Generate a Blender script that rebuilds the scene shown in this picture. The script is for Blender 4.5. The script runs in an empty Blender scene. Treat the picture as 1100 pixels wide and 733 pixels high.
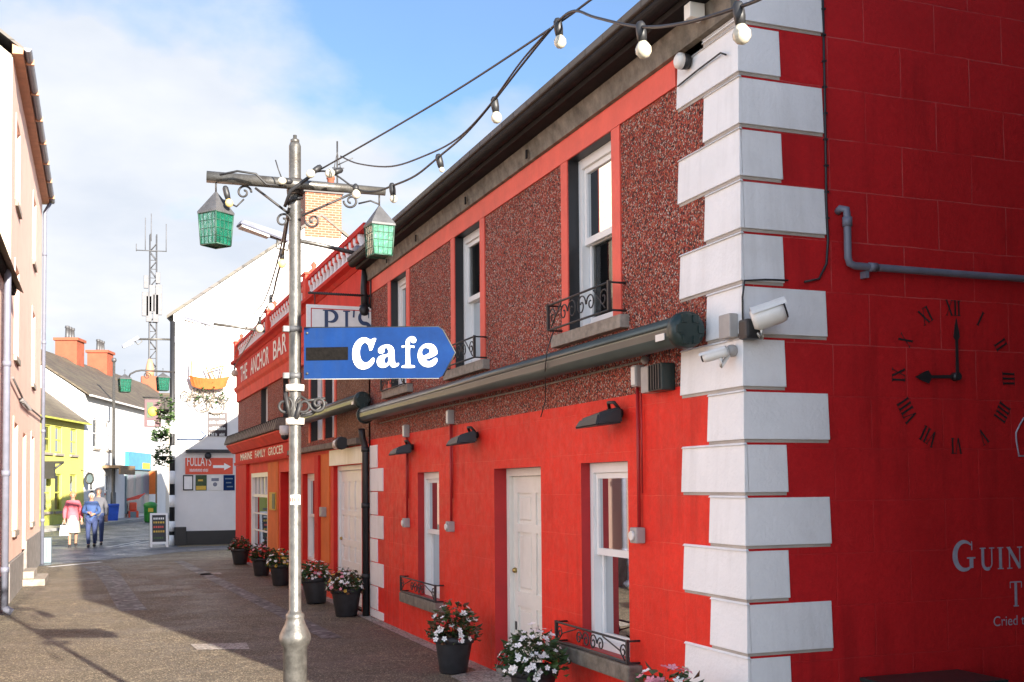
import bpy, bmesh, math, random
from mathutils import Vector as V, Matrix
random.seed(11)
R = math.radians
scene = bpy.context.scene
C = scene.collection
GZ = -0.03                                   # ground level

# ---------------------------------------------------------------- camera
FPX, CX, CY, W, Hh = 1207.5, 550.0, 474.8, 1100.0, 733.0
yaw, pit, rol = R(20.818), R(2.2386), R(-0.4501)
O = V((0, 0, 1.8))
Fw = V((math.sin(yaw)*math.cos(pit), math.cos(yaw)*math.cos(pit), math.sin(pit)))
r0 = V((math.cos(yaw), -math.sin(yaw), 0)); u0 = r0.cross(Fw)
RI = r0*math.cos(rol) + u0*math.sin(rol); UP = -r0*math.sin(rol) + u0*math.cos(rol)
cam = bpy.data.cameras.new('camera'); co = bpy.data.objects.new('camera', cam); C.objects.link(co)
cam.sensor_width = 36; cam.lens = 36*FPX/W; cam.shift_y = (CY-Hh/2)/W; cam.clip_end = 2000; cam.clip_start = .05
co.matrix_world = Matrix(((RI.x, UP.x, -Fw.x, O.x), (RI.y, UP.y, -Fw.y, O.y), (RI.z, UP.z, -Fw.z, O.z), (0, 0, 0, 1)))
scene.camera = co

def ray(x, y): return RI*((x-CX)/FPX) + UP*((CY-y)/FPX) + Fw
def on(x, y, ax, v):
    d = ray(x, y); return O + d*((v-O[ax])/d[ax])
def hX(x, y, v): return on(x, y, 0, v)
def hY(x, y, v): return on(x, y, 1, v)
def hG(x, y, v=GZ): return on(x, y, 2, v)
def at(x, y, D): return O + ray(x, y)*D
def hP(x, y, P, n):
    d = ray(x, y); return O + d*((P-O).dot(n)/d.dot(n))

# ---------------------------------------------------------------- materials
def nodes(name):
    m = bpy.data.materials.new(name); m.use_nodes = True
    nt = m.node_tree; b = nt.nodes['Principled BSDF']; return m, nt, b
def ramp(nt, fac, stops, interp='LINEAR'):
    r = nt.nodes.new('ShaderNodeValToRGB'); r.color_ramp.interpolation = interp
    el = r.color_ramp.elements
    while len(el) < len(stops): el.new(.5)
    for e, (p, c) in zip(el, stops): e.position = p; e.color = (*c, 1)
    nt.links.new(fac, r.inputs[0]); return r.outputs[0]
def pos(nt, kind='pos'):
    if kind == 'pos': return nt.nodes.new('ShaderNodeNewGeometry').outputs['Position']
    return nt.nodes.new('ShaderNodeTexCoord').outputs['Object']
def noise(nt, vec, scale, detail=4, rough=.55, dist=0):
    n = nt.nodes.new('ShaderNodeTexNoise'); n.inputs['Scale'].default_value = scale
    n.inputs['Detail'].default_value = detail; n.inputs['Roughness'].default_value = rough
    n.inputs['Distortion'].default_value = dist
    nt.links.new(vec, n.inputs['Vector']); return n.outputs['Fac']
def mixc(nt, fac, a, b, mode='MIX'):
    m = nt.nodes.new('ShaderNodeMix'); m.data_type = 'RGBA'; m.blend_type = mode
    for s, v in ((m.inputs[0], fac), (m.inputs[6], a), (m.inputs[7], b)):
        if hasattr(v, 'is_linked'): nt.links.new(v, s)
        elif isinstance(v, (int, float)): s.default_value = v
        else: s.default_value = (*v, 1)
    return m.outputs[2]
def math_(nt, op, a, b=None, clamp=False):
    m = nt.nodes.new('ShaderNodeMath'); m.operation = op; m.use_clamp = clamp
    for i, v in enumerate((a, b)):
        if v is None: continue
        if hasattr(v, 'is_linked'): nt.links.new(v, m.inputs[i])
        else: m.inputs[i].default_value = v
    return m.outputs[0]
def bump(nt, b, h, strength, dist=.01):
    n = nt.nodes.new('ShaderNodeBump'); n.inputs['Strength'].default_value = strength; n.inputs['Distance'].default_value = dist
    nt.links.new(h, n.inputs['Height']); nt.links.new(n.outputs[0], b.inputs['Normal'])
def sc(c, k): return tuple(min(1, x*k) for x in c)
def streaks(nt, p, amt, sx=9, sz=.7):
    mp = nt.nodes.new('ShaderNodeMapping'); mp.inputs['Scale'].default_value = (sx, sx, sz); nt.links.new(p, mp.inputs[0])
    a = noise(nt, mp.outputs[0], 1, 5, .6); b = noise(nt, p, .9, 5, .6)
    return ramp(nt, math_(nt, 'MULTIPLY', a, b), [(.26, (0, 0, 0)), (.40, (amt,)*3)])
def pm(name, col, rough=.6, metal=0, ns=3, var=.25, bs=60, bst=.15, dirt=None, spec=.5, streak=None, bev=0):
    m, nt, b = nodes(name); p = pos(nt)
    c = ramp(nt, noise(nt, p, ns, 6, .65), [(.3, sc(col, 1-var)), (.7, sc(col, 1+var*.6))])
    if dirt:
        c = mixc(nt, ramp(nt, noise(nt, p, 1.7, 8, .7, .4), [(.56, (0, 0, 0)), (.72, (dirt[3],)*3)]), c, dirt[:3])
    if streak: c = mixc(nt, streaks(nt, p, streak[3]), c, streak[:3])
    nt.links.new(c, b.inputs['Base Color'])
    b.inputs['Roughness'].default_value = rough; b.inputs['Metallic'].default_value = metal
    b.inputs['Specular IOR Level'].default_value = spec
    if bst: bump(nt, b, noise(nt, p, bs, 4), bst, .006)
    if bev:
        bv = nt.nodes.new('ShaderNodeBevel'); bv.samples = 4; bv.inputs['Radius'].default_value = bev
        bn = [n for n in nt.nodes if n.type == 'BUMP'][0]; nt.links.new(bv.outputs[0], bn.inputs['Normal'])
    return m
def glass(name, tint=(.9, .95, .95), tr=.75):
    m, nt, b = nodes(name); out = nt.nodes['Material Output']; nt.nodes.remove(b)
    t = nt.nodes.new('ShaderNodeBsdfTransparent'); t.inputs[0].default_value = (*sc(tint, tr), 1)
    g = nt.nodes.new('ShaderNodeBsdfGlossy'); g.inputs['Roughness'].default_value = .02; g.inputs['Color'].default_value = (.62, .64, .66, 1)
    f = nt.nodes.new('ShaderNodeFresnel'); f.inputs['IOR'].default_value = 1.5
    bn = nt.nodes.new('ShaderNodeBump'); bn.inputs['Strength'].default_value = .02
    nt.links.new(noise(nt, pos(nt), 2.5, 2), bn.inputs['Height'])
    nt.links.new(bn.outputs[0], g.inputs['Normal'])
    mx = nt.nodes.new('ShaderNodeMixShader')
    nt.links.new(f.outputs[0], mx.inputs[0]); nt.links.new(t.outputs[0], mx.inputs[1]); nt.links.new(g.outputs[0], mx.inputs[2])
    nt.links.new(mx.outputs[0], out.inputs[0]); return m
def blockwall(name, col, line, axis, bw, bh, zoff, uoff, mort=.006, lo=.0, hi=.8, var=.12, rough=.55, z0=None, bst=.35):
    """painted render scored into blocks; axis = which world axis runs along the wall"""
    m, nt, b = nodes(name); p = pos(nt)
    s = nt.nodes.new('ShaderNodeSeparateXYZ'); nt.links.new(p, s.inputs[0])
    cx = nt.nodes.new('ShaderNodeCombineXYZ')
    nt.links.new(math_(nt, 'ADD', s.outputs[axis], uoff), cx.inputs[0]); nt.links.new(math_(nt, 'ADD', s.outputs[2], zoff), cx.inputs[1])
    wob = nt.nodes.new('ShaderNodeVectorMath'); wob.operation = 'MULTIPLY_ADD'
    nn = nt.nodes.new('ShaderNodeTexNoise'); nn.inputs['Scale'].default_value = 5; nt.links.new(p, nn.inputs['Vector'])
    nt.links.new(nn.outputs['Color'], wob.inputs[0]); wob.inputs[1].default_value = (.012, .012, 0); nt.links.new(cx.outputs[0], wob.inputs[2])
    br = nt.nodes.new('ShaderNodeTexBrick'); br.offset = .5
    br.inputs['Scale'].default_value = 1; br.inputs['Brick Width'].default_value = bw; br.inputs['Row Height'].default_value = bh
    br.inputs['Mortar Size'].default_value = mort; br.inputs['Mortar Smooth'].default_value = .3
    br.inputs['Color1'].default_value = (0, 0, 0, 1); br.inputs['Color2'].default_value = (0.25, .25, .25, 1); br.inputs['Mortar'].default_value = (0, 0, 0, 1)
    nt.links.new(wob.outputs[0], br.inputs['Vector'])
    big = noise(nt, p, 1.3, 7, .65)
    c = ramp(nt, big, [(.3, sc(col, 1-var*1.6)), (.7, sc(col, 1+var))])
    c = mixc(nt, math_(nt, 'MULTIPLY', br.outputs['Color'], .5), c, sc(col, .78))
    fine = ramp(nt, noise(nt, p, 55, 5, .7), [(.35, (0, 0, 0)), (.75, (1, 1, 1))])
    c = mixc(nt, math_(nt, 'MULTIPLY', fine, .22), c, sc(col, 1.25))
    c = mixc(nt, ramp(nt, noise(nt, p, 24, 6, .75), [(.40, (.26,)*3), (.56, (0, 0, 0))]), c, sc(col, .62))
    c = mixc(nt, streaks(nt, p, .55), c, sc(col, .55))
    c = mixc(nt, ramp(nt, noise(nt, p, 2.2, 9, .75, .3), [(.60, (0, 0, 0)), (.70, (.35,)*3)]), c, tuple(min(1, x*1.25+.02) for x in col))
    chip = ramp(nt, noise(nt, p, 13, 7, .8), [(.715, (0, 0, 0)), (.73, (.7,)*3)]); c = mixc(nt, chip, c, line)
    brk = ramp(nt, noise(nt, p, 3.1, 6, .7), [(.38, (lo,)*3), (.62, (hi,)*3)])
    lf = math_(nt, 'MULTIPLY', br.outputs['Fac'], brk)
    if z0 is not None:
        up = ramp(nt, math_(nt, 'ADD', math_(nt, 'MULTIPLY', s.outputs[2], .2), 0), [(z0*.2-.08, (.12,)*3), (z0*.2+.08, (1, 1, 1))])
        lf = math_(nt, 'MULTIPLY', lf, up)
    c = mixc(nt, lf, c, line)
    b.inputs['Specular IOR Level'].default_value = .28
    nt.links.new(c, b.inputs['Base Color'])
    rr = ramp(nt, noise(nt, p, 9, 5), [(.3, (rough-.1,)*3), (.7, (rough+.12,)*3)]); nt.links.new(rr, b.inputs['Roughness'])
    h = math_(nt, 'SUBTRACT', math_(nt, 'ADD', math_(nt, 'MULTIPLY', noise(nt, p, 70, 5, .7), .5), math_(nt, 'MULTIPLY', noise(nt, p, 9, 3), .6)), math_(nt, 'MULTIPLY', br.outputs['Fac'], .6))
    bump(nt, b, h, bst, .012)
    return m
def pebble(name, stops, scale=75, tint=(1, 1, 1)):
    m, nt, b = nodes(name); p = pos(nt)
    v = nt.nodes.new('ShaderNodeTexVoronoi'); v.inputs['Scale'].default_value = scale; nt.links.new(p, v.inputs['Vector'])
    s = nt.nodes.new('ShaderNodeSeparateColor'); nt.links.new(v.outputs['Color'], s.inputs[0])
    c = ramp(nt, s.outputs[0], stops, 'CONSTANT')
    c = mixc(nt, ramp(nt, noise(nt, p, 1.6, 5), [(.35, (0, 0, 0)), (.7, (.35,)*3)]), c, (.5, .35, .25), 'MULTIPLY')
    gap = ramp(nt, v.outputs['Distance'], [(.4, (0, 0, 0)), (.75, (1, 1, 1))])
    c = mixc(nt, math_(nt, 'MULTIPLY', gap, .6), c, (.03, .015, .012))
    nt.links.new(c, b.inputs['Base Color']); b.inputs['Roughness'].default_value = .8; b.inputs['Specular IOR Level'].default_value = .3
    bump(nt, b, math_(nt, 'SUBTRACT', 1, v.outputs['Distance']), .9, .012)
    return m
def brick(name, col, mortar, axis):
    m, nt, b = nodes(name); p = pos(nt)
    s = nt.nodes.new('ShaderNodeSeparateXYZ'); nt.links.new(p, s.inputs[0])
    cx = nt.nodes.new('ShaderNodeCombineXYZ')
    nt.links.new(math_(nt, 'ADD', s.outputs[0], s.outputs[1]), cx.inputs[0]); nt.links.new(s.outputs[2], cx.inputs[1])
    br = nt.nodes.new('ShaderNodeTexBrick'); br.inputs['Scale'].default_value = 1
    br.inputs['Brick Width'].default_value = .24; br.inputs['Row Height'].default_value = .085; br.inputs['Mortar Size'].default_value = .012
    br.inputs['Color1'].default_value = (*col, 1); br.inputs['Color2'].default_value = (*sc(col, .7), 1); br.inputs['Mortar'].default_value = (*mortar, 1)
    nt.links.new(cx.outputs[0], br.inputs['Vector']); nt.links.new(br.outputs['Color'], b.inputs['Base Color'])
    b.inputs['Roughness'].default_value = .85; return m
def slate(name, col):
    m, nt, b = nodes(name); p = pos(nt, 'obj')
    s = nt.nodes.new('ShaderNodeSeparateXYZ'); nt.links.new(p, s.inputs[0])
    cx = nt.nodes.new('ShaderNodeCombineXYZ')
    nt.links.new(math_(nt, 'ADD', s.outputs[1], math_(nt, 'MULTIPLY', s.outputs[0], .2)), cx.inputs[0]); nt.links.new(s.outputs[2], cx.inputs[1])
    br = nt.nodes.new('ShaderNodeTexBrick'); br.inputs['Scale'].default_value = 1
    br.inputs['Brick Width'].default_value = .3; br.inputs['Row Height'].default_value = .2; br.inputs['Mortar Size'].default_value = .012
    br.inputs['Color1'].default_value = (*sc(col, 1.15), 1); br.inputs['Color2'].default_value = (*sc(col, .75), 1); br.inputs['Mortar'].default_value = (*sc(col, .4), 1)
    nt.links.new(cx.outputs[0], br.inputs['Vector'])
    c = mixc(nt, ramp(nt, noise(nt, p, .8, 7, .7), [(.45, (0, 0, 0)), (.7, (.6,)*3)]), br.outputs['Color'], (.16, .14, .08))
    nt.links.new(c, b.inputs['Base Color']); b.inputs['Roughness'].default_value = .7
    bump(nt, b, br.outputs['Color'], .4, .02); return m

M = {}
M['red'] = blockwall('red_painted_render', (.76, .027, .014), (.80, .17, .11), 1, .62, .328, .24, .1, .003, 0, .4, bst=.6)
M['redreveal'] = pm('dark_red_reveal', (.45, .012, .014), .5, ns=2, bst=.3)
M['coral'] = pm('coral_paint', (.78, .10, .065), .55, ns=3, var=.16, bs=40, bst=.4, dirt=(.5, .04, .03, .5))
M['gable'] = blockwall('deep_red_gable_render', (.53, .013, .016), (.60, .13, .12), 0, .58, .333, -.03, .17, .0042, .05, .7, z0=2.6, bst=.6)
M['white'] = pm('white_masonry_paint', (.80, .80, .80), .6, ns=2.3, var=.06, bs=38, bst=.7, dirt=(.56, .55, .53, .3), streak=(.52, .51, .49, .28), bev=.008)
M['joint'] = pm('grey_joint', (.42, .38, .34), .8)
M['peb'] = pebble('red_brown_pebbledash', [(0, (.07, .022, .02)), (.18, (.42, .065, .042)), (.42, (.50, .13, .07)), (.58, (.20, .065, .05)), (.70, (.56, .33, .25)), (.80, (.38, .065, .042)), (.92, (.74, .62, .55))], 78)
M['peb2'] = pebble('brown_pebbledash', [(0, (.10, .045, .03)), (.18, (.30, .12, .06)), (.42, (.38, .17, .09)), (.58, (.20, .09, .055)), (.70, (.44, .29, .19)), (.80, (.26, .10, .055)), (.93, (.5, .4, .32))], 82)
M['stone'] = pm('weathered_stone', (.20, .17, .135), .9, ns=9, var=.5, bs=40, bst=.8, dirt=(.08, .07, .045, .7))
M['conc'] = pm('sill_concrete', (.30, .26, .215), .9, ns=14, var=.35, bs=60, bst=.6, dirt=(.12, .1, .06, .6))
M['blackgut'] = pm('black_gutter_paint', (.012, .011, .012), .6, ns=6, var=.5, bs=12, bst=.1, spec=.15)
M['browngut'] = pm('weathered_brown_gutter', (.085, .062, .052), .6, ns=7, var=.4, bs=30, bst=.3, dirt=(.06, .045, .04, .7))
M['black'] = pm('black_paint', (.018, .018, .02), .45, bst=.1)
M['iron'] = pm('wrought_iron', (.03, .028, .028), .55, ns=20, var=.4, bst=.2, dirt=(.16, .07, .03, .45))
M['frame'] = pm('white_window_paint', (.80, .79, .77), .4, ns=5, var=.06, bs=30, bst=.08)
M['cream'] = pm('cream_door_paint', (.80, .76, .68), .42, ns=3, var=.07, bs=30, bst=.1, dirt=(.6, .52, .4, .35), streak=(.5, .45, .36, .4))
M['curtain'] = pm('cream_curtain', (.50, .46, .38), .9, ns=4, var=.15, bst=0)
M['blind'] = pm('pale_blind', (.66, .63, .58), .9, ns=4, var=.08, bst=0)
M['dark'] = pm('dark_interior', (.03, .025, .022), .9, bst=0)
M['glass'] = glass('window_glass')
M['slate'] = slate('roof_slate', (.11, .10, .095))
M['oldslate'] = slate('brown_lichened_slate', (.11, .085, .06))
M['cass'] = pm('grey_awning_casing', (.085, .095, .085), .30, .3, ns=2, var=.12, bs=8, bst=.04, dirt=(.10, .10, .08, .4))
M['cassend'] = pm('dark_green_end_cap', (.012, .028, .026), .4, bst=.1)
M['galv'] = pm('galvanised_steel', (.13, .125, .115), .42, .55, ns=18, var=.45, bs=90, bst=.25, dirt=(.06, .045, .035, .85), streak=(.05, .04, .03, .6))
M['lead'] = pm('grey_lead', (.10, .10, .105), .55, .3, ns=14, var=.35, bs=25, bst=.4)
M['brass'] = pm('brass', (.5, .35, .12), .35, .9, bst=0)
M['greypipe'] = pm('blue_grey_plastic', (.16, .17, .22), .45, ns=8, var=.15, bst=.05)
M['greyplas'] = pm('grey_plastic', (.36, .34, .32), .5, ns=8, var=.15, bst=.05)
M['whiteplas'] = pm('white_plastic', (.72, .70, .66), .35, ns=8, var=.1, bst=.03)
M['redcon'] = pm('red_painted_conduit', (.38, .012, .014), .5, bst=.1)
M['cable'] = pm('black_cable', (.02, .02, .022), .5, bst=0)
M['greycable'] = pm('grey_weathered_cable', (.12, .11, .11), .6, bst=0)
M['bulb'] = pm('frosted_bulb', (.52, .48, .38), .12, 0, ns=3, var=.05, bst=0)
M['bulby'] = pm('amber_bulb', (.75, .55, .2), .15, 0, ns=3, var=.15, bst=0)
M['blue'] = pm('blue_sign_paint', (.002, .024, .108), .6, ns=6, var=.22, bs=50, bst=.12, dirt=(.008, .045, .16, .5), streak=(.012, .03, .08, .5), spec=.12)
M['signwhite'] = pm('white_lettering', (.82, .82, .78), .45, ns=12, var=.06, bst=.05)
M['navy'] = pm('navy_lettering', (.03, .06, .14), .5, bst=0)
M['faded'] = pm('faded_grey_lettering', (.36, .36, .44), .6, ns=20, var=.2, bst=0)
M['tape'] = pm('dark_brown_tape', (.006, .005, .0045), .8, spec=.1, ns=40, var=.5, bs=60, bst=.5)
M['pot'] = pm('black_plastic_pot', (.022, .022, .025), .5, ns=10, var=.4, bs=30, bst=.2)
M['soil'] = pm('potting_soil', (.035, .022, .014), .95, bst=.8)
M['leaf'] = pm('leaf_green', (.055, .11, .025), .55, ns=25, var=.5, bst=0)
M['leafd'] = pm('dark_leaf_green', (.03, .065, .018), .55, ns=25, var=.5, bst=0)
M['leafb'] = pm('bronze_leaf', (.12, .05, .02), .55, ns=25, var=.5, bst=0)
M['flw'] = pm('white_petals', (.85, .83, .80), .6, ns=30, var=.05, bst=0)
M['flr'] = pm('red_petals', (.62, .03, .025), .6, ns=30, var=.25, bst=0)
M['flp'] = pm('pink_petals', (.75, .28, .34), .6, ns=30, var=.2, bst=0)
M['fly'] = pm('yellow_petals', (.62, .40, .05), .6, ns=30, var=.2, bst=0)
M['pink'] = pm('pale_pink_render', (.74, .50, .40), .75, ns=1.2, var=.06, bs=50, bst=.3, dirt=(.56, .36, .27, .45), streak=(.5, .33, .26, .35))
M['terra'] = pm('terracotta_paint', (.50, .24, .13), .65, ns=5, var=.2, bs=30, bst=.2)
M['greywall'] = pm('grey_plinth', (.22, .20, .185), .85, ns=6, var=.35, bs=40, bst=.5)
M['yrough'] = pm('ochre_roughcast', (.5, .43, .33), .9, ns=12, var=.35, bs=60, bst=.8)
M['chim'] = brick('orange_brick', (.34, .10, .05), (.30, .22, .17), 0)
M['chim2'] = pm('orange_chimney_render', (.30, .075, .035), .8, ns=2, var=.2)
M['boat'] = pm('orange_boat_paint', (.48, .115, .022), .6, bst=.1)
M['yellow'] = pm('lime_yellow_render', (.60, .56, .13), .75, ns=2, var=.08, bst=.1)
M['ygreen'] = pm('lime_trim', (.45, .47, .08), .7, bst=0)
M['antenna'] = pm('grey_antenna', (.11, .11, .12), .6, bst=0)
M['white2'] = pm('white_roughcast', (.72, .71, .70), .8, ns=1.5, var=.06, bs=25, bst=.35, dirt=(.62, .60, .57, .35))
M['creamwall'] = pm('cream_render', (.58, .53, .46), .8, ns=1.5, var=.06, bst=.2)
M['redband'] = pm('red_fascia_paint', (.64, .04, .028), .7, ns=3, var=.15, bs=30, bst=.15, spec=.2, streak=(.45, .03, .02, .4))
M['orange'] = pm('orange_paint', (.68, .16, .035), .7, spec=.25, ns=2, var=.15, bs=30, bst=.2)
M['redpaint'] = pm('red_gloss_paint', (.58, .025, .018), .7, ns=3, var=.15, bs=30, bst=.12, spec=.2)
M['redorange'] = pm('red_orange_paint', (.72, .075, .045), .7, spec=.25, ns=3, var=.18, bs=30, bst=.2, dirt=(.45, .04, .03, .4))
M['teal'] = pm('teal_paint', (.02, .25, .28), .45, bst=.05)
M['skyblue'] = pm('sky_blue_sign', (.03, .25, .42), .45, bst=0)
M['binblue'] = pm('blue_bin_plastic', (.02, .09, .55), .4, bst=0)
M['bingreen'] = pm('green_bin_plastic', (.03, .22, .04), .45, bst=0)
M['wood'] = pm('weathered_wood', (.24, .15, .08), .7, ns=9, var=.4, bs=30, bst=.4)
M['maroon'] = pm('maroon_sign', (.055, .004, .012), .5, bst=0)
M['dkpurple'] = pm('dark_plum_sign', (.018, .006, .011), .5, bst=0)
M['signred'] = pm('orange_red_sign', (.70, .075, .03), .45, ns=4, var=.1, bst=0)
M['paleblue'] = pm('grey_blue_paint', (.15, .21, .235), .5, ns=5, var=.15, bst=.1)
M['skin'] = pm('skin', (.40, .21, .14), .55, bst=0)
M['hairr'] = pm('auburn_hair', (.30, .12, .05), .6, bst=.3)
M['hairg'] = pm('grey_hair', (.30, .27, .25), .6, bst=.3)
M['haird'] = pm('dark_hair', (.05, .035, .03), .6, bst=.3)
M['coatpink'] = pm('coral_pink_coat', (.55, .11, .14), .8, bst=.3)
M['skirt'] = pm('white_patterned_skirt', (.42, .38, .32), .85, ns=30, var=.4, bst=.2)
M['coatblue'] = pm('blue_jacket', (.03, .065, .18), .8, bst=.3)
M['coatdk'] = pm('navy_jacket', (.03, .04, .09), .8, bst=.3)
M['coatgrey'] = pm('grey_jacket', (.09, .09, .105), .8, bst=.3)
M['jeans'] = pm('dark_denim', (.03, .045, .12), .85, bst=.3)
M['shoe'] = pm('dark_shoes', (.03, .025, .025), .5, bst=0)
M['bag'] = pm('white_carrier_bag', (.5, .5, .5), .5, bst=.2)
def greenglass(name, col, rough=.25):
    m, nt, b = nodes(name); p = pos(nt)
    nt.links.new(ramp(nt, noise(nt, p, 22, 4), [(.3, sc(col, .6)), (.7, sc(col, 1.4))]), b.inputs['Base Color'])
    b.inputs['Roughness'].default_value = rough; b.inputs['Transmission Weight'].default_value = .45; b.inputs['IOR'].default_value = 1.3
    bump(nt, b, noise(nt, p, 30, 3), .3, .01); return m
M['green'] = greenglass('green_lantern_glass', (.007, .14, .085))
M['greenpale'] = greenglass('pale_green_lantern_glass', (.09, .30, .20))
M['lantern'] = pm('green_painted_lantern_frame', (.035, .10, .07), .5, .2, ns=14, var=.5, bst=.3, dirt=(.16, .13, .1, .5))
def asphalt(name, base, chips, scale=110, big=.35, wet=0):
    m, nt, b = nodes(name); p = pos(nt)
    v = nt.nodes.new('ShaderNodeTexVoronoi'); v.inputs['Scale'].default_value = scale; nt.links.new(p, v.inputs['Vector'])
    s = nt.nodes.new('ShaderNodeSeparateColor'); nt.links.new(v.outputs['Color'], s.inputs[0])
    c = ramp(nt, s.outputs[0], [(0, sc(base, .5)), (.34, base), (.68, sc(base, 1.6)), (.91, chips)], 'CONSTANT')
    c = mixc(nt, ramp(nt, noise(nt, p, .55, 8, .7), [(.35, (big,)*3), (.65, (0, 0, 0))]), c, sc(base, .5))
    c = mixc(nt, ramp(nt, noise(nt, p, 2.8, 6, .75), [(.55, (0, 0, 0)), (.75, (.4,)*3)]), c, chips)
    nt.links.new(c, b.inputs['Base Color'])
    nt.links.new(ramp(nt, noise(nt, p, .8, 6, .7), [(.35, (.5-wet,)*3), (.65, (.85-wet*.5,)*3)]), b.inputs['Roughness'])
    bump(nt, b, math_(nt, 'ADD', math_(nt, 'SUBTRACT', 1, v.outputs['Distance']), math_(nt, 'MULTIPLY', noise(nt, p, 6, 4), 1.5)), .6, .008)
    return m
M['asph'] = asphalt('brown_gravel_asphalt', (.122, .098, .064), (.50, .41, .275), 90)
M['road'] = asphalt('grey_tarmac', (.07, .077, .095), (.2, .2, .22), 80, .3, .28)
M['patch'] = asphalt('pale_concrete_patch', (.34, .30, .26), (.5, .48, .44), 60)
M['setts'] = asphalt('grey_setts', (.13, .125, .12), (.3, .29, .28), 14)
M['kerb'] = pm('kerb_stone', (.34, .33, .31), .85, ns=6, var=.25, bst=.4)
M['yline'] = pm('yellow_line_paint', (.5, .36, .08), .7, ns=12, var=.4, bst=0)
M['wline'] = pm('white_line_paint', (.62, .61, .6), .7, ns=9, var=.3, bst=0)

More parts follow.
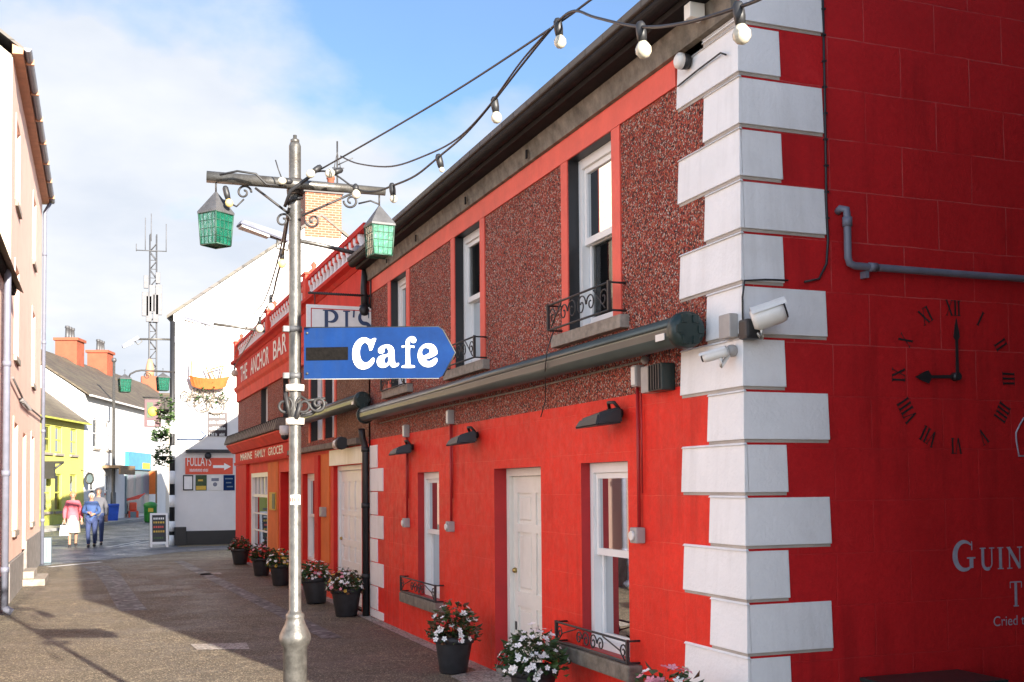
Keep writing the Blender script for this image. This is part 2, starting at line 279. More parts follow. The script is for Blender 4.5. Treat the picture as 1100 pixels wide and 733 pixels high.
# ---------------------------------------------------------------- mesh helpers
BASE = {}
ident = lambda u, d, z: V((u, d, z))
class MB:
    def __init__(s, T=ident): s.bm = bmesh.new(); s.T = T; s.mi = 0
    def f(s, pts):
        vs = [s.bm.verts.new(s.T(*p)) for p in pts]
        fc = s.bm.faces.new(vs); fc.material_index = s.mi; return fc
    def hexa(s, p):                                   # 8 points bottom4 + top4
        vs = [s.bm.verts.new(s.T(*q)) for q in p]
        for i in ((0, 3, 2, 1), (4, 5, 6, 7), (0, 1, 5, 4), (1, 2, 6, 5), (2, 3, 7, 6), (3, 0, 4, 7)):
            fc = s.bm.faces.new([vs[k] for k in i]); fc.material_index = s.mi
        return s
    def box(s, a0, a1, b0, b1, c0, c1, bev=0):
        if bev:
            bm2 = bmesh.new(); bmesh.ops.create_cube(bm2, size=1)
            for v in bm2.verts: v.co = V(((a0+a1)/2+v.co.x*(a1-a0), (b0+b1)/2+v.co.y*(b1-b0), (c0+c1)/2+v.co.z*(c1-c0)))
            bmesh.ops.bevel(bm2, geom=bm2.edges[:], offset=bev, segments=2, affect='EDGES', profile=.6)
            mp = {v: s.bm.verts.new(s.T(*v.co)) for v in bm2.verts}
            for fc in bm2.faces:
                q = s.bm.faces.new([mp[v] for v in fc.verts]); q.material_index = s.mi
            bm2.free(); return s
        return s.hexa([(a0, b0, c0), (a1, b0, c0), (a1, b1, c0), (a0, b1, c0), (a0, b0, c1), (a1, b0, c1), (a1, b1, c1), (a0, b1, c1)])
    def tube(s, pts, r, seg=8, cap=True, closed=False):
        pts = [V(s.T(*p)) for p in pts]; n = len(pts); rs = r if isinstance(r, (list, tuple)) else [r]*n
        rings = []; prev = None
        for i, p in enumerate(pts):
            if closed: t = (pts[(i+1) % n]-pts[i-1])
            else: t = (pts[min(i+1, n-1)]-pts[max(i-1, 0)])
            t = t.normalized() if t.length > 1e-9 else V((0, 0, 1))
            if prev is None:
                a = V((0, 0, 1)) if abs(t.z) < .9 else V((1, 0, 0)); x = t.cross(a).normalized()
            else:
                x = prev - t*prev.dot(t); x = x.normalized() if x.length > 1e-6 else t.orthogonal().normalized()
            prev = x; y = t.cross(x)
            rings.append([s.bm.verts.new(p + (x*math.cos(2*math.pi*k/seg) + y*math.sin(2*math.pi*k/seg))*rs[i]) for k in range(seg)])
        m = n if closed else n-1
        for i in range(m):
            A, B = rings[i], rings[(i+1) % n]
            for k in range(seg):
                fc = s.bm.faces.new((A[k], A[(k+1) % seg], B[(k+1) % seg], B[k])); fc.smooth = True; fc.material_index = s.mi
        if cap and not closed:
            for rg in (rings[0][::-1], rings[-1]):
                fc = s.bm.faces.new(rg); fc.material_index = s.mi
        return s
    def lathe(s, prof, c, seg=20, axis='z', capb=True, capt=True):
        rings = []
        for r, h in prof:
            ring = []
            for k in range(seg):
                a = 2*math.pi*k/seg
                if axis == 'z': q = (c[0]+r*math.cos(a), c[1]+r*math.sin(a), c[2]+h)
                elif axis == 'x': q = (c[0]+h, c[1]+r*math.cos(a), c[2]+r*math.sin(a))
                else: q = (c[0]+r*math.cos(a), c[1]+h, c[2]+r*math.sin(a))
                ring.append(s.bm.verts.new(s.T(*q)))
            rings.append(ring)
        for A, B in zip(rings, rings[1:]):
            for k in range(seg):
                fc = s.bm.faces.new((A[k], A[(k+1) % seg], B[(k+1) % seg], B[k])); fc.smooth = True; fc.material_index = s.mi
        if capb: s.bm.faces.new(rings[0][::-1]).material_index = s.mi
        if capt: s.bm.faces.new(rings[-1]).material_index = s.mi
        return s
    def ball(s, c, r, sx=1, sy=1, sz=1, seg=12):
        prof = [(max(1e-4, r*math.sin(math.pi*i/8)), 0) for i in range(9)]
        rings = []
        for i in range(9):
            th = math.pi*i/8
            rings.append([s.bm.verts.new(s.T(c[0]+sx*r*math.sin(th)*math.cos(2*math.pi*k/seg)+(1e-5*math.cos(k)), c[1]+sy*r*math.sin(th)*math.sin(2*math.pi*k/seg), c[2]-sz*r*math.cos(th))) for k in range(seg)])
        for A, B in zip(rings, rings[1:]):
            for k in range(seg):
                fc = s.bm.faces.new((A[k], A[(k+1) % seg], B[(k+1) % seg], B[k])); fc.smooth = True; fc.material_index = s.mi
        return s
    def prism(s, poly, d0, d1):                       # poly in (u,z), extruded along d
        a = [s.bm.verts.new(s.T(u, d0, z)) for u, z in poly]; b = [s.bm.verts.new(s.T(u, d1, z)) for u, z in poly]
        n = len(poly)
        for fs in (a, b[::-1]): s.bm.faces.new(fs).material_index = s.mi
        for i in range(n):
            s.bm.faces.new((a[i], b[i], b[(i+1) % n], a[(i+1) % n])).material_index = s.mi
        return s
    def sweep(s, prof, u0, u1):                       # prof in (d,z), extruded along u
        a = [s.bm.verts.new(s.T(u0, d, z)) for d, z in prof]; b = [s.bm.verts.new(s.T(u1, d, z)) for d, z in prof]
        n = len(prof)
        for fs in (a, b[::-1]): s.bm.faces.new(fs).material_index = s.mi
        for i in range(n):
            s.bm.faces.new((a[i], b[i], b[(i+1) % n], a[(i+1) % n])).material_index = s.mi
        return s
    def wall(s, u0, u1, z0, z1, ops, depth=.1, ri=None):
        us = sorted({u0, u1, *[o[0] for o in ops], *[o[1] for o in ops]}); zs = sorted({z0, z1, *[o[2] for o in ops], *[o[3] for o in ops]})
        us = [u for u in us if u0 <= u <= u1]; zs = [z for z in zs if z0 <= z <= z1]
        for a, b in zip(us, us[1:]):
            for c, d in zip(zs, zs[1:]):
                m, k = (a+b)/2, (c+d)/2
                if any(o[0] < m < o[1] and o[2] < k < o[3] for o in ops): continue
                s.f([(a, 0, c), (b, 0, c), (b, 0, d), (a, 0, d)])
        keep = s.mi
        if ri is not None: s.mi = ri
        for o in ops:
            a, b, c, d = o[:4]; dp = o[4] if len(o) > 4 else depth
            s.f([(a, 0, c), (a, dp, c), (a, dp, d), (a, 0, d)]); s.f([(b, 0, c), (b, dp, c), (b, dp, d), (b, 0, d)])
            s.f([(a, 0, d), (a, dp, d), (b, dp, d), (b, 0, d)]); s.f([(a, 0, c), (a, dp, c), (b, dp, c), (b, 0, c)])
        s.mi = keep; return s
    def build(s, name, mats, parent=None, base=None):
        bm = s.bm
        bmesh.ops.recalc_face_normals(bm, faces=bm.faces[:])
        if parent is not None: base = BASE[parent.name]
        elif base is None:
            xs = [v.co.x for v in bm.verts]; ys = [v.co.y for v in bm.verts]; zs = [v.co.z for v in bm.verts]
            base = V(((min(xs)+max(xs))/2, (min(ys)+max(ys))/2, min(zs)))
        for v in bm.verts: v.co -= base
        me = bpy.data.meshes.new(name); bm.to_mesh(me); bm.free()
        return fin(name, me, mats, parent, base)
def fin(name, me, mats, parent, base):
    for m in (mats if isinstance(mats, (list, tuple)) else [mats]): me.materials.append(m)
    o = bpy.data.objects.new(name, me); C.objects.link(o)
    if parent is not None: o.parent = parent
    else: o.location = base
    BASE[o.name] = V(base); return o
def tag(o, label=None, cat=None, group=None, kind=None):
    if label: o['label'] = label
    if cat: o['category'] = cat
    if group: o['group'] = group
    if kind: o['kind'] = kind
    return o
def thing(name, base, label, cat, group=None):
    o = bpy.data.objects.new(name, None); C.objects.link(o); o.location = base; o.empty_display_size = .1
    BASE[o.name] = V(base); return tag(o, label, cat, group)
def struct(o): o['kind'] = 'structure'; return o
def copy_tree(o, parent=None, delta=None):
    c = o.copy(); C.objects.link(c); c.parent = parent
    if delta is not None: c.location = V(o.location)+V(delta)
    b = BASE[o.name]; BASE[c.name] = b
    for ch in [x for x in KIDS.get(o.name, [])]: copy_tree(ch, c)
    return c
KIDS = {}
def scan(o): KIDS[o.name] = [x for x in bpy.data.objects if x.parent == o]; [scan(k) for k in KIDS[o.name]]

def place2d(me, org, r, up, parent, name, mats, base=None):
    n = V(r).cross(V(up)); base = BASE[parent.name] if parent is not None else V(base)
    for v in me.vertices:
        v.co = V(org) + V(r)*v.co.x + V(up)*v.co.y + n*v.co.z - base
    me.materials.clear()
    return fin(name, me, mats, parent, base)
def eval_curve(cu):
    o = bpy.data.objects.new('tmp', cu); C.objects.link(o)
    dg = bpy.context.evaluated_depsgraph_get(); dg.update()
    me = bpy.data.meshes.new_from_object(o.evaluated_get(dg)); bpy.data.objects.remove(o); bpy.data.curves.remove(cu); return me
def text(body, w, h, name, org, r, up, mat, parent, ext=.004, center=True, bold=0, base=None):
    cu = bpy.data.curves.new('t', 'FONT'); cu.body = body; cu.size = 1; cu.extrude = 0; cu.offset = bold
    me = eval_curve(cu)
    xs = [v.co.x for v in me.vertices]; ys = [v.co.y for v in me.vertices]
    sx = w/(max(xs)-min(xs)) if w else h/(max(ys)-min(ys)); sy = h/(max(ys)-min(ys))
    if not w: sx = sy
    x0 = min(xs); y0 = min(ys); W_ = (max(xs)-x0)*sx
    for v in me.vertices: v.co = V(((v.co.x-x0)*sx-(W_/2 if center else 0), (v.co.y-y0)*sy, ext))
    return place2d(me, org, r, up, parent, name, mat, base)
def shape(loops, name, org, r, up, mat, parent, ext=.004, smooth=True):
    cu = bpy.data.curves.new('s', 'CURVE'); cu.dimensions = '2D'; cu.fill_mode = 'FRONT' if False else 'BOTH'; cu.extrude = ext/2
    for lp in loops:
        pts = []
        n = len(lp)
        for i in range(n):
            if not smooth: pts.append(lp[i]); continue
            p0, p1, p2, p3 = [V(lp[(i+k) % n]) for k in (-1, 0, 1, 2)]
            for t in (0, .25, .5, .75):
                pts.append(tuple(.5*((2*p1)+(p2-p0)*t+(2*p0-5*p1+4*p2-p3)*t*t+(3*p1-p0-3*p2+p3)*t**3)))
        sp = cu.splines.new('POLY'); sp.points.add(len(pts)-1); sp.use_cyclic_u = True
        for q, p in zip(sp.points, pts): q.co = (p[0], p[1], 0, 1)
    me = eval_curve(cu)
    return place2d(me, org, r, up, parent, name, mat)
# --- serif stroke letters: ribbons of varying width in a unit-high cell
def arc(cx, cy, rx, ry, a0, a1, n=14): return [(cx+rx*math.cos(R(a0+(a1-a0)*i/n)), cy+ry*math.sin(R(a0+(a1-a0)*i/n))) for i in range(n+1)]
def stem(x, w=.16, y0=0, y1=1): return [([(x, y0), (x, y1)], w), ([(x-w, y0+.025), (x+w, y0+.025)], .05), ([(x-w, y1-.025), (x+w, y1-.025)], .05)]
def vary(pts, thin, thick): return (pts, [thin+(thick-thin)*abs(math.sin(math.pi*i/(len(pts)-1))) for i in range(len(pts))])
GL = {
 'I': (.36, stem(.18)),
 'V': (.72, [([(.10, 1), (.36, 0)], .15), ([(.62, 1), (.36, 0)], .06), ([(.0, .975), (.24, .975)], .05), ([(.5, .975), (.74, .975)], .05)]),
 'X': (.72, [([(.1, 1), (.62, 0)], .15), ([(.62, 1), (.1, 0)], .06), ([(0, .975), (.22, .975)], .05), ([(.5, .975), (.72, .975)], .05), ([(0, .025), (.22, .025)], .05), ([(.5, .025), (.72, .025)], .05)]),
 'G': (.92, [vary(arc(.48, .5, .38, .47, 48, 318, 26), .05, .19), ([(.74, 0.08), (.74, .42)], .15), ([(.56, .42), (.9, .42)], .05), ([(.76, .68), (.76, .98)], .04)]),
 'U': (.86, [([(.2, .96), (.2, .34)]+arc(.44, .32, .24, .29, 180, 300, 8), .15), (arc(.44, .32, .24, .29, 290, 360, 6)+[(.68, .96)], .06), ([(.04, .975), (.36, .975)], .05), ([(.54, .975), (.82, .975)], .05)]),
 'N': (.92, [([(.18, 0), (.18, 1)], .06), ([(.14, .98), (.74, .03)], .16), ([(.74, 0), (.74, 1)], .06), ([(.04, .025), (.32, .025)], .05), ([(.6, .975), (.88, .975)], .05), ([(.02, .975), (.2, .975)], .05)]),
 'E': (.7, stem(.18)+[([(.18, .975), (.6, .975)], .05), ([(.18, .5), (.48, .5)], .05), ([(.18, .025), (.62, .025)], .05), ([(.6, .72), (.6, .98)], .05), ([(.62, .02), (.62, .3)], .05), ([(.48, .4), (.48, .6)], .04)]),
 'S': (.66, [vary(arc(.32, .73, .22, .25, 40, 270, 14)+arc(.34, .25, .24, .24, 90, -150, 14)[1:], .05, .17), ([(.52, .72), (.52, .96)], .04), ([(.1, .04), (.1, .3)], .04)]),
 'T': (.8, [([(.4, 0), (.4, 1)], .16), ([(.24, .025), (.56, .025)], .05), ([(.06, .975), (.74, .975)], .05), ([(.06, .74), (.06, .98)], .05), ([(.74, .74), (.74, .98)], .05)]),
 'M': (1.08, [([(.18, 0), (.2, 1)], .06), ([(.2, .98), (.54, .04)], .15), ([(.54, .04), (.86, .98)], .06), ([(.86, 1), (.88, 0)], .16), ([(.06, .025), (.3, .025)], .05), ([(.74, .025), (1.02, .025)], .05)]),
 'P': (.76, stem(.18)+[vary([(.18, .97)]+arc(.36, .73, .28, .24, 90, -90, 12)+[(.18, .49)], .05, .17)]),
 'J': (.46, [([(.28, 1), (.28, .05)]+arc(.1, .0, .18, .2, 0, -80, 6), .13), ([(.12, .975), (.44, .975)], .05)]),
 "'": (.2, [([(.1, 1.02), (.08, .72)], .08)]),
}
def serif(body, h, name, org, r, up, mat, parent, wk=1.0, gap=.1, first=1.0, ext=.003, split=False, center=False):
    """first letter may be taller (small caps)"""
    tot = sum(GL[c][0] * (first if i == 0 else 1) + gap for i, c in enumerate(body))*h*wk - gap*h*wk if body else 0
    x = -tot/2 if center else 0; n = V(r).cross(V(up)); mb = MB(); k = 0
    for i, c in enumerate(body):
        hh = h*(first if i == 0 else 1); wd, strokes = GL[c]
        for pts, w in strokes:
            ws = w if isinstance(w, list) else [w]*len(pts); k += 1; L, Rr = [], []
            for j, p in enumerate(pts):
                a = V(pts[max(0, j-1)]); b = V(pts[min(len(pts)-1, j+1)]); t = (b-a).normalized(); nn = V((-t.y, t.x))
                for lst, sg in ((L, 1), (Rr, -1)):
                    q = V(p)+nn*ws[j]/2*sg
                    lst.append(V(org)+V(r)*(x+q.x*hh*wk)+V(up)*(q.y*hh)+n*(ext+.0004*(k % 9)))
            for j in range(len(pts)-1): mb.f([L[j], L[j+1], Rr[j+1], Rr[j]])
        x += (wd+gap)*hh*wk
        if split: mb.build(name, mat, parent); mb = MB()
    if not split: return mb.build(name, mat, parent)

def scroll(c, r, ax, ay, turns=1.3, start=0, sgn=1, n=26, inner=.25):
    """spiral points in plane ax, ay about c"""
    out = []
    for i in range(n+1):
        t = i/n; a = start + sgn*2*math.pi*turns*t; rr = r*(1-(1-inner)*t)
        out.append(V(c)+V(ax)*(rr*math.cos(a))+V(ay)*(rr*math.sin(a)))
    return out
SKYS, EXPO, SKYFILL = .05, 2.0, 3.0
SKYOFF = (3.1, 1.7, 0); SKYC0, SKYC1 = (3.8, 4.15, 4.75), (5.1, 5.2, 5.4); SKYT = (.80, 1.03, 1.32)
# ================================================================ light and sky
EL = R(16.9); AZ = (.2024, -.9793)
sun = bpy.data.lights.new('sun', 'SUN'); sun.energy = 4.6; sun.angle = R(.5); sun.color = (1, .91, .79)
so = bpy.data.objects.new('sun', sun); C.objects.link(so); so.location = (5, -25, 12)
sd = V((AZ[0]*math.cos(EL), AZ[1]*math.cos(EL), math.sin(EL)))
so.rotation_euler = sd.to_track_quat('Z', 'Y').to_euler()
w = bpy.data.worlds.new('World'); scene.world = w; w.use_nodes = True
nt = w.node_tree; bg = nt.nodes['Background']
sky = nt.nodes.new('ShaderNodeTexSky'); sky.sky_type = 'NISHITA'; sky.sun_disc = False
sky.sun_elevation = EL; sky.sun_rotation = math.atan2(AZ[0], AZ[1]); sky.air_density = 1.0; sky.dust_density = .6; sky.ozone_density = 1.6
tc = nt.nodes.new('ShaderNodeTexCoord'); sp = nt.nodes.new('ShaderNodeSeparateXYZ'); nt.links.new(tc.outputs['Generated'], sp.inputs[0])
zz = math_(nt, 'MAXIMUM', sp.outputs[2], 0); dz = math_(nt, 'ADD', zz, .22)
cb = nt.nodes.new('ShaderNodeCombineXYZ')
nt.links.new(math_(nt, 'DIVIDE', sp.outputs[0], dz), cb.inputs[0]); nt.links.new(math_(nt, 'DIVIDE', sp.outputs[1], dz), cb.inputs[1])
cl = nt.nodes.new('ShaderNodeVectorMath'); cl.operation = 'ADD'; nt.links.new(cb.outputs[0], cl.inputs[0]); cl.inputs[1].default_value = SKYOFF
n1 = noise(nt, cl.outputs[0], 1.15, 8, .52, .15)
low = math_(nt, 'MULTIPLY', math_(nt, 'SUBTRACT', .30, zz), .55)
cf = ramp(nt, math_(nt, 'ADD', n1, low), [(.42, (.10,)*3), (.54, (1, 1, 1))])
n2 = noise(nt, cl.outputs[0], 2.2, 6, .55)
ccol = ramp(nt, n2, [(.3, SKYC0), (.7, SKYC1)])
dp = nt.nodes.new('ShaderNodeVectorMath'); dp.operation = 'DOT_PRODUCT'; nt.links.new(tc.outputs['Generated'], dp.inputs[0]); dp.inputs[1].default_value = (-.74, -.58, .34)
skyfill = ramp(nt, dp.outputs['Value'], [(.05, (1, 1, 1)), (.75, (SKYFILL,)*3)])      # unseen brightening added to the clouds behind left, to light the shaded front
ccol = mixc(nt, 1.0, ccol, skyfill, 'MULTIPLY')
skyc = mixc(nt, 1.0, sky.outputs[0], SKYT, 'MULTIPLY')
fin_c = mixc(nt, cf, skyc, ccol)
nt.links.new(fin_c, bg.inputs[0]); bg.inputs[1].default_value = SKYS
vs = scene.view_settings; vs.view_transform = 'Standard'; vs.look = 'None'; vs.exposure = EXPO; vs.gamma = 1
scene.render.engine = 'CYCLES'; scene.cycles.max_bounces = 8; scene.cycles.diffuse_bounces = 5

# ================================================================ ground
m = MB(); m.box(-300, 300, -120, 500, GZ-.5, GZ); struct(m.build('ground', M['asph'], base=V((0, 0, GZ))))
# grey cross road and the street beyond, laid as sheets
def sheet(name, pts, z, mat):
    m = MB(); m.f([(p[0], p[1], GZ+z) for p in pts]); return struct(m.build(name, mat))
sheet('road', [(-14, 27.6), (-1.0, 29.2), (1.0, 31.5), (2.4, 33.5), (4.6, 34.6), (22, 35.6), (22, 37.2), (2.75, 36.9), (2.9, 45), (9, 75), (14, 110), (6, 112), (1.3, 67), (-1.9, 50), (-14, 46)], .004, M['road'])
sheet('drain_channel', [(-.05, 28.6), (.55, 28.6), (.72, 26), (.78, 22.5), (.85, 19.2), (.9, 17.9), (.5, 17.9), (.45, 19.2), (.38, 22.5), (.26, 26)], .004, M['setts'])
sheet('drain_channel', [(2.1, 29.6), (2.35, 29.6), (2.72, 20), (2.95, 13.6), (2.7, 13.6), (2.45, 20)], .004, M['setts'])
sheet('concrete_patch', [(1.17, 13.75), (1.80, 13.62), (1.76, 13.05), (1.20, 13.25)], .004, M['patch'])
sheet('concrete_patch', [(2.3, 24.9), (2.75, 25.1), (2.75, 24.6), (2.3, 24.5)], .004, M['patch'])
sheet('concrete_patch', [(3.3, 9.0), (3.79, 9.0), (3.79, 10.7), (3.3, 10.4)], .006, M['patch'])
sheet('yellow_line', [(2.75, 36.86), (12, 37.26), (12, 37.12), (2.75, 36.74)], .008, M['yline'])
sheet('road_marking', [(0.6, 37.6), (1.75, 41.2), (1.86, 41.15), (.72, 37.5)], .008, M['wline'])
sheet('road_marking', [(1.0, 37.6), (2.1, 41.2), (2.2, 41.15), (1.1, 37.5)], .008, M['wline'])
sheet('road_marking', [(-.85, 28.75), (.35, 30.1), (.45, 29.95), (-.7, 28.6)], .008, M['wline'])

sheet('kerb_strip', [(3.64, 5.9), (3.80, 5.9), (3.80, 30.4), (3.66, 30.4)], .004, M['patch'])
# ================================================================ near red pub
X0, YC, YE = 3.8, 5.96, 15.66
TF = lambda u, d, z: V((X0+d, u, z))                       # front: u along the street, d into the wall
TG = lambda u, d, z: V((u, YC+d, z))                       # gable: u = X
DN, RF = V((0, -1, 0)), V((1, 0, 0)); ZU = V((0, 0, 1))
pub = thing('red_pub', (X0, YC, GZ), 'red painted two-storey pub in the foreground with white corner quoins and brown pebbledash upper wall', 'building')
LW = [(7.56, 8.41, .49, 1.98, .085), (9.28, 10.50, GZ, 1.97, .14), (12.36, 13.24, .49, 1.97, .085)]
UW = [(7.76, 8.61, 3.08, 4.54, .1), (10.86, 11.71, 3.08, 4.54, .1), (13.70, 14.49, 3.08, 4.54, .1)]
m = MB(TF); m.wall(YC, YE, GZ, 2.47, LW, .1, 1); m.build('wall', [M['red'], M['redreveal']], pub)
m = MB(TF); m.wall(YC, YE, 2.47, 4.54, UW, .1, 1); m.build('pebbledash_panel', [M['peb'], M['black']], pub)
m = MB(TF); m.box(6.74, YE, -.014, .02, 4.543, 4.735)
m.build('painted_band', M['coral'], pub)
for a, b, z0, z1, d in UW:
    for p0, p1 in ((b+.002, b+.135), (a-.145, a-.002)):
        m = MB(TF); m.box(p0, p1, -.012, .02, 3.085, 4.54); m.build('window_surround', M['coral'], pub)
    m = MB(TF); m.box(a-.25, b+.24, -.075, .01, 2.975, 3.078, .01); m.build('sill', M['conc'], pub)
for a, b in ((7.36, 8.75), (12.16, 13.72)):
    m = MB(TF); m.box(a, b, -.115, .01, .365, .488, .018); m.build('sill', M['stone'], pub)
# cornice, soffit and gutter
m = MB(TF); m.sweep([(-.0, 4.738), (-.045, 4.742), (-.05, 4.80), (-.075, 4.90), (0, 4.90)], YC+.0, YE); m.build('cornice', M['stone'], pub)
m = MB(TF); m.sweep([(0, 4.902), (-.20, 4.902), (-.23, 5.0), (0, 5.06)], YC-.05, YE+.02); m.build('soffit', M['blackgut'], pub)
m = MB(TF); g = [(-.17+.075*math.cos(R(a)), 4.985+.075*math.sin(R(a))) for a in range(180, 361, 20)]
g = [(-.245-.065+.0, 4.99)] + [(-.25+.065*math.cos(R(a)), 4.985+.06*math.sin(R(a))) for a in range(190, 351, 16)] + [(-.185, 4.99)]
m.sweep(g, YC-.08, YE+.02); m.build('gutter', M['blackgut'], pub)
m = MB(TF); m.sweep([(-.325, 5.0), (-.30, 4.995), (-.30, 5.05), (-.33, 5.055)], YC-.08, YE+.02); m.build('fascia_edge', M['browngut'], pub)
m = MB(TF); m.box(6.22, 6.30, -.19, -.08, 4.80, 4.90, .006); m.build('joist_end', M['cream'], pub)
for y in (9.35, 11.1, 13.0, 14.4):
    m = MB(TF); m.box(y, y+.03, -.085, -.07, 4.76, 4.84, .004); m.build('gutter_bracket', M['blackgut'], pub)
XB = X0+6.5; XR = X0+3.25; ZR = 7.7
m = MB(); m.prism([(X0-.33, 5.05), (XR, ZR+.12), (XR, ZR-.02), (X0-.33, 4.995+.06-.05)], YC+.004, YE); m.prism([(XB+.3, 5.05), (XR+.002, ZR+.12), (XR+.002, ZR-.02), (XB+.3, 4.96)], YC+.004, YE)
m.build('roof', M['slate'], pub)
# gable, scored render
m = MB(TG); m.f([(X0, 0, GZ), (XB, 0, GZ), (XB, 0, 4.95), (XR, 0, ZR), (X0, 0, 4.95)]); m.build('gable_wall', M['gable'], pub)
m = MB(); m.f([(XB, YC, GZ), (XB, YE, GZ), (XB, YE, 4.95), (XB, YC, 4.95)]); m.f([(X0, YE, 4.9), (XB, YE, 4.9), (XR, YE, ZR)]); m.f([(X0, YE, GZ), (XB, YE, GZ), (XB, YE, 4.9), (X0, YE, 4.9)])
m.build('rear_wall', M['white2'], pub)
# floor slab and partitions so that the rooms read dark behind the glass
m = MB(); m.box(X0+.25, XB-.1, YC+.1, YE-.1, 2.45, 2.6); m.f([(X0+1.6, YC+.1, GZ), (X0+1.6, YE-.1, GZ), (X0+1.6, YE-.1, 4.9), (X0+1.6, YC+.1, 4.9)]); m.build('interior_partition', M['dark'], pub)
# quoins
zt = [4.68-.328*k for k in range(-1, 15)]
for k, (z1, z0) in enumerate(zip(zt, zt[1:])):
    kk = k-1; lf = (kk % 2 == 0)
    fy = YC+(.765 if lf else .42); gx = X0+(.30 if lf else .62); p = .016
    top1 = min(z1, 4.735) if k < 1 else z1
    zz0 = max(z0, GZ)
    m = MB(); c = .014
    def slab(x0, x1, y0, y1, a, b):
        j = lambda: random.uniform(-.004, .004)
        x1 += j(); y1 += j()
        m.hexa([(x0, y0, a), (x1, y0, a), (x1, y1, a), (x0, y1, a), (x0+c*(x0 < X0), y0+c*(y0 < YC), b), (x1, y0+c*(y0 < YC), b), (x1, y1, b), (x0+c*(x0 < X0), y1, b)])
    jz = .02
    if zz0 < 4.7:
        slab(X0-p, X0+.01, YC-p, fy, zz0+jz, top1-c); slab(X0+.01, gx, YC-p, YC+.01, zz0+jz, z1-c)
        m.hexa([(X0-p, YC-p, top1-c), (X0+.01, YC-p, top1-c), (X0+.01, fy, top1-c), (X0-p, fy, top1-c), (X0-p+c, YC-p+c, top1), (X0+.01, YC-p+c, top1), (X0+.01, fy, top1), (X0-p+c, fy, top1)])
    else:
        slab(X0-p, gx, YC-p, YC+.01, zz0+jz, z1-c)
    m.mi = 1; m.hexa([(X0-.004, YC-.004, zz0), (gx-.004, YC-.004, zz0), (gx-.004, YC+.01, zz0), (X0-.004, YC+.01, zz0), (X0-.004, YC-.004, zz0+jz), (gx-.004, YC-.004, zz0+jz), (gx-.004, YC+.01, zz0+jz), (X0-.004, YC+.01, zz0+jz)])
    if zz0 < 4.7: m.hexa([(X0-.004, YC+.01, zz0), (X0+.01, YC+.01, zz0), (X0+.01, fy-.004, zz0), (X0-.004, fy-.004, zz0), (X0-.004, YC+.01, zz0+jz), (X0+.01, YC+.01, zz0+jz), (X0+.01, fy-.004, zz0+jz), (X0-.004, fy-.004, zz0+jz)])
    m.build('quoin', [M['white'], M['joint']], pub)
for k in range(2, 15):
    z1 = 4.68-.328*(k+5); z0 = z1-.328
    if z1 < 0.05: break
    if z1 > 2.62: continue
    m = MB(TF); m.box(YE-(.74 if k % 2 else .42), YE-.01, -.016, .01, max(z0, GZ)+.012, z1, .006); m.build('quoin', M['white'], pub)

def sash(T, b, u0, u1, z0, z1, d, near='lo', cur=(.0, .45), drop=True, gl='glass', bottom_cur=True):
    """sliding sash in an opening whose frame sits at depth d; b = building"""
    f = MB(T); t = .06
    f.box(u0+.002, u0+t, d-.005, d+.11, z0+.002, z1-.002); f.box(u1-t, u1-.002, d-.005, d+.11, z0+.002, z1-.002)
    f.box(u0+t, u1-t, d-.005, d+.11, z1-t-.02, z1-.002); f.box(u0+t, u1-t, d-.012, d+.11, z0+.002, z0+t)
    w_ = f.build('window', M['frame'], b); zm = (z0+z1)/2+.02; s_ = .045
    for (a, c, dd) in ((zm-.02, z1-t-.022, d+.02), (z0+t+.002, zm+.02, d+.062)):
        q = MB(T); q.box(u0+t+.002, u0+t+s_, dd, dd+.035, a, c); q.box(u1-t-s_, u1-t-.002, dd, dd+.035, a, c)
        q.box(u0+t+s_, u1-t-s_, dd, dd+.035, c-s_, c); q.box(u0+t+s_, u1-t-s_, dd, dd+.035, a, a+s_+.01)
        q.build('sash', M['frame'], w_)
        q = MB(T); q.f([(u0+t+s_, dd+.018, a+s_+.01), (u1-t-s_, dd+.018, a+s_+.01), (u1-t-s_, dd+.018, c-s_), (u0+t+s_, dd+.018, c-s_)]); q.build('pane', M[gl], w_)
    if cur:
        q = MB(T); ww = u1-u0; a = u0+t+cur[0]*ww; e = u0+t+cur[1]*ww; n = 14
        zb = z0+.05 if bottom_cur else zm
        for i in range(n):
            ua, ub = a+(e-a)*i/n, a+(e-a)*(i+1)/n; da, db = d+.16+.025*math.sin(i*1.9), d+.16+.025*math.sin((i+1)*1.9)
            q.f([(ua, da, zb), (ub, db, zb), (ub, db, z1), (ua, da, z1)])
        q.build('curtain', M['curtain'], w_)
    return w_
sash(TF, pub, *LW[0][:4], .085, cur=(0, .50), bottom_cur=False); sash(TF, pub, *LW[2][:4], .085, cur=None)
for i, o_ in enumerate(UW): sash(TF, pub, *o_[:4], .10, cur=((0, .62), (0.1, .5), (.2, .5))[i])
m = MB(TF); m.box(7.63, 7.76, .14, .145, 1.42, 1.74); tag(m.build('paper_notice', M['signwhite']), 'white paper notice behind the nearest lower window glass', 'notice')

